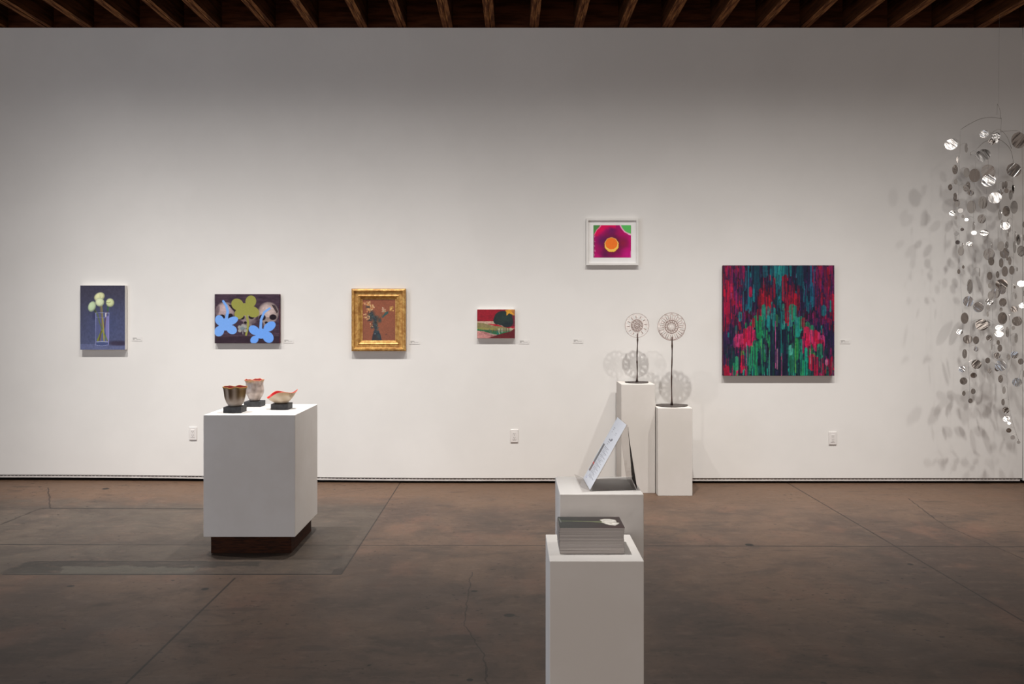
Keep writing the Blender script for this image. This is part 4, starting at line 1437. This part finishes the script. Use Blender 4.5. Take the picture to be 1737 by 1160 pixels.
mroot = empty('hanging_mobile', (P(1693, 200, MD).x, MD, P(1693, 200, MD).z))
tag(mroot, 'tall hanging mobile of round silver metal discs on fine wires at the right', 'mobile')
# strands: (px, py) polylines with their own depth
strands = [
    ([(1629, 222), (1628, 262), (1626, 330), (1627, 400), (1629, 470), (1632, 520), (1633, 560)], 6.76),
    ([(1656, 252), (1655, 282), (1652, 330), (1651, 400), (1650, 470), (1648, 540), (1645, 570), (1643, 620), (1645, 655), (1642, 690)], 6.86),
    ([(1676, 262), (1676, 300), (1673, 330), (1673, 380), (1676, 430), (1680, 480), (1684, 540), (1684, 590), (1682, 615)], 6.93),
    ([(1695, 235), (1694, 300), (1696, 360), (1702, 420), (1707, 480), (1712, 540), (1709, 600), (1708, 640), (1711, 680), (1716, 710), (1728, 748)], 6.82),
    ([(1718, 275), (1718, 330), (1717, 380), (1719, 440), (1715, 500), (1714, 560), (1716, 612), (1709, 632)], 6.9),
    ([(1733, 240), (1734, 300), (1735, 380), (1735, 470), (1735, 560), (1733, 620), (1727, 645)], 6.8)]


def mw(px, py, d_):
    return P(px, py, d_) - mroot.location


bm = bmesh.new()
W = .0011
# suspension thread, hook and bows
arms = []


def arcpts(pts, d0, d1, n_=10):
    out = []
    for k in range(len(pts) - 1):
        for j in range(4):
            q_ = j / 4
            p0 = pts[max(k - 1, 0)]
            p1, p2 = pts[k], pts[k + 1]
            p3 = pts[min(k + 2, len(pts) - 1)]
            f_ = lambda a0, a1, a2, a3: .5 * ((2 * a1) + (-a0 + a2) * q_ + (2 * a0 - 5 * a1 + 4 * a2 - a3) * q_ * q_ + (-a0 + 3 * a1 - 3 * a2 + a3) * q_ ** 3)
            tt = (k + q_) / (len(pts) - 1)
            out.append(mw(f_(p0[0], p1[0], p2[0], p3[0]), f_(p0[1], p1[1], p2[1], p3[1]), d0 + (d1 - d0) * tt))
    out.append(mw(*pts[-1], d1))
    return out


thr = bmesh.new()
tube(thr, [mw(1694.2, 176, MD), Vector((mw(1694.2, 176, MD).x + .005, 0, ZT + .002 - mroot.location.z))], .0007, 4)
bm_obj('suspension_thread', thr, M['wire'], mroot)
for pts, d0, d1 in (([(1692, 176), (1691, 195)], MD, MD), ([(1692, 176), (1696, 186), (1697, 198), (1698.5, 201)], MD, MD),
                    ([(1629, 220), (1645, 210), (1662, 202), (1680, 199), (1698.5, 201)], 6.76, MD),
                    ([(1698.5, 201), (1697.5, 224)], MD, MD),
                    ([(1658, 252), (1668, 242), (1682, 236), (1694, 236), (1706, 244), (1715, 256), (1719, 276)], 6.86, 6.9),
                    ([(1679, 228), (1690, 220.5), (1697.5, 220.5), (1708, 232), (1716, 252)], 6.9, 6.86),
                    ([(1697.5, 224), (1706, 222.5), (1729, 223), (1734, 240)], MD, 6.8)):
    b2 = bmesh.new()
    tube(b2, arcpts(pts, d0, d1), .0016 if len(pts) > 3 else W, 5)
    bm_obj('wire_arm', b2, M['wire'], mroot, smooth=True)
for pts, d_ in strands:
    b2 = bmesh.new()
    tube(b2, arcpts(pts, d_, d_), .0009, 4)
    bm_obj('wire_strand', b2, M['wire'], mroot)

lampM = Vector((3.2, 5.45, 3.93))
disc_me = bpy.data.meshes.new('disc')
b2 = bmesh.new()
bmesh.ops.create_cone(b2, segments=32, radius1=1, radius2=1, depth=.02, cap_ends=True)
b2.to_mesh(disc_me)
b2.free()
disc_me.materials.append(M['disc'])


def strand_x(pts, y_):
    for (xa, ya), (xb, yb) in zip(pts, pts[1:]):
        if ya <= y_ <= yb:
            return xa + (xb - xa) * (y_ - ya) / (yb - ya)
    return None


rd = random.Random(21)
discs.sort(key=lambda q_: -q_[2] * q_[3])
links = bmesh.new()
rest = bmesh.new()
for k, (px, py, w_, h_, br) in enumerate(discs):
    best = None
    for pts, d_ in strands:
        yy = min(max(py - 4, pts[0][1]), pts[-1][1])
        sx = strand_x(pts, yy)
        if sx is None:
            continue
        sc_ = abs(px - sx) + abs(py - yy) * .8
        if best is None or sc_ < best[0]:
            best = (sc_, sx, yy, d_)
    _, sx, sy, sd = best
    d_ = sd + rd.uniform(-.07, .07)
    R = max(w_, h_) / 2 * d_ / F
    c0 = mw(px, py, d_)
    nv = Vector((0, -1, 0))
    if br:
        wp = c0 + mroot.location
        v1 = (Vector((0, 0, H)) - wp).normalized()
        v2 = (lampM - wp).normalized()
        nv = (v1 + v2).normalized()
        nv = (nv + Vector((rd.uniform(-.15, .15), 0, rd.uniform(-.15, .12)))).normalized()
        R *= 1.03
    else:
        # orientation and radius whose projection is the ellipse seen
        wp = c0 + mroot.location
        tp, tq = wp.x / wp.y, (wp.z - H) / wp.y
        J = np.array([[1, -tp, 0], [0, -tq, 1.0]])
        JJ = J @ J.T
        aw, bh_ = (w_ / 2 * d_ / F) ** 2, (h_ / 2 * d_ / F) ** 2
        qa, qb, qc = np.linalg.det(JJ), -(JJ[0, 0] * bh_ + JJ[1, 1] * aw), aw * bh_
        R2 = (-qb + math.sqrt(max(qb * qb - 4 * qa * qc, 0))) / (2 * qa)
        R2 = max(R2, qc and (-qb + math.sqrt(max(qb * qb - 4 * qa * qc, 0))) / (2 * qa))
        uu = JJ - np.diag([aw, bh_]) / R2
        u1 = math.sqrt(max(uu[0, 0], 0)) * rd.choice((-1, 1))
        u2 = (uu[0, 1] / u1) if abs(u1) > 1e-4 else math.sqrt(max(uu[1, 1], 0))
        ka, kb, kc = 1 + tp * tp + tq * tq, 2 * (u1 * tp + u2 * tq), u1 * u1 + u2 * u2 - 1
        ny = (-kb - math.sqrt(max(kb * kb - 4 * ka * kc, 0))) / (2 * ka)
        nv = Vector((u1 + tp * ny, ny, u2 + tq * ny)).normalized()
        R = math.sqrt(R2)
    if not br:
        nv = (nv + Vector((rd.uniform(-.02, .02), 0, rd.uniform(-.02, .02)))).normalized()
    rot = nv.to_track_quat('Z', 'Y') @ Quaternion((0, 0, 1), rd.uniform(-1.2, 1.2))
    mat4 = Matrix.Translation(c0) @ rot.to_matrix().to_4x4() @ Matrix.Diagonal((R, R, .05, 1))
    if k < 98:
        o = bpy.data.objects.new('disc', disc_me)
        COL.objects.link(o)
        o.parent = mroot
        o.matrix_local = mat4
        if k == 0:
            first = o
    else:
        bmesh.ops.create_cone(rest, segments=24, radius1=1, radius2=1, depth=.02, cap_ends=True, matrix=mat4)
    # little bent wire from the strand to the rim of the disc
    p0 = mw(sx, sy, sd)
    p2 = c0 + Vector((0, 0, R * .96))
    if abs(nv.z) > .5:
        p2 = c0
    p1 = (p0 + p2) / 2 + Vector((0, 0, .012))
    tube(links, [p0, p1, p2], .0007, 4)
ob = bm_obj('small_discs', rest, M['disc'], mroot)
ob['kind'] = 'stuff'
ob = bm_obj('wire_links', links, M['wire'], mroot)
ob['kind'] = 'stuff'

# ------------------------------------------------------------------ light


def spot(x, y, z, aim, power, k=.0222, size=150, col=(1, .97, .935), rad=.035):
    """gallery flood: intensity falls off smoothly with the angle from the beam axis"""
    l = bpy.data.lights.new('track or fill spot', 'SPOT')
    l.energy = power
    l.spot_size = math.radians(size)
    l.spot_blend = .35
    l.shadow_soft_size = rad
    l.color = col
    l.use_nodes = True
    nt = l.node_tree
    em = nt.nodes['Emission']
    tc = nt.nodes.new('ShaderNodeTexCoord')
    sp = nt.nodes.new('ShaderNodeSeparateXYZ')
    nt.links.new(tc.outputs['Normal'], sp.inputs[0])

    def mth(op, a_, b_=None):
        nd = nt.nodes.new('ShaderNodeMath')
        nd.operation = op
        for i_, v_ in enumerate((a_, b_)):
            if v_ is None:
                continue
            if hasattr(v_, 'is_output'):
                nt.links.new(v_, nd.inputs[i_])
            else:
                nd.inputs[i_].default_value = v_
        return nd.outputs[0]
    th_ = mth('MULTIPLY', mth('ARCCOSINE', mth('MINIMUM', mth('ABSOLUTE', sp.outputs[2]), .99999)), 57.2958)
    st = mth('EXPONENT', mth('MULTIPLY', mth('POWER', th_, 1.3), -k))
    nt.links.new(st, em.inputs['Strength'])
    o = bpy.data.objects.new('track_or_fill_spot', l)
    COL.objects.link(o)
    o.location = (x, y, z)
    o.rotation_euler = Vector(aim).to_track_quat('-Z', 'Y').to_euler()
    return o


LY, LZ = 5.45, 3.93
for x, ax, pw in ((-3.65, 0, 1.22), (-2.45, 0, 1.12), (-1.25, 0, .95), (-.15, 0, .75), (.95, .05, .92), (2.15, 0, .85), (3.05, .03, .58), (3.85, 0, .42), (4.35, 0, .34)):
    spot(x, LY, LZ, (ax, .19, -1), pw * LAMP)
# lamp over the two front pedestals
spot(-.45, 2.75, 3.95, (.25, .02, -1), FRONT, k=.06, size=70)
spot(2.3, 3.1, 3.95, (-.62, -.05, -1), FRONT * .4, k=.06, size=70)  # added fill lamp, lightens the shadow under the information sheet

# daylight from the street windows on the left
l = bpy.data.lights.new('window daylight', 'AREA')
l.energy = DAY
l.shape = 'RECTANGLE'
l.size, l.size_y = 4.0, 2.4
l.color = (.66, .80, 1.0)
o = bpy.data.objects.new('window_daylight', l)
COL.objects.link(o)
o.location = (-6.3, 1.6, 1.7)
o.rotation_euler = (Vector((1, .05, 0))).to_track_quat('-Z', 'Z').to_euler()

# added broad fill behind the camera, brightens the faces turned towards it
l = bpy.data.lights.new('rear fill', 'AREA')
l.energy = REAR
l.shape = 'RECTANGLE'
l.size, l.size_y = 7.0, 2.6
l.color = (1.0, .90, .82)
o = bpy.data.objects.new('rear_fill_light', l)
COL.objects.link(o)
o.location = (0, -3.6, 1.7)
o.rotation_euler = (Vector((0, 1, 0))).to_track_quat('-Z', 'Z').to_euler()

wd = bpy.data.worlds.new('World')
SC.world = wd
wd.use_nodes = True
bg = wd.node_tree.nodes['Background']
bg.inputs[0].default_value = (1.0, .84, .74, 1)
bg.inputs[1].default_value = WORLD

# ------------------------------------------------------------------ camera
cam = bpy.data.cameras.new('Camera')
cam.lens = 28
cam.sensor_width = 36
cam.shift_y = -(580 - CY) / 1737
co = bpy.data.objects.new('Camera', cam)
COL.objects.link(co)
co.location = (0, 0, H)
co.rotation_euler = (PI / 2, 0, 0)
SC.camera = co
SC.view_settings.view_transform = 'Standard'
SC.view_settings.look = 'None'
SC.view_settings.gamma = 1
SC.view_settings.use_curve_mapping = False
SC.view_settings.exposure = 0
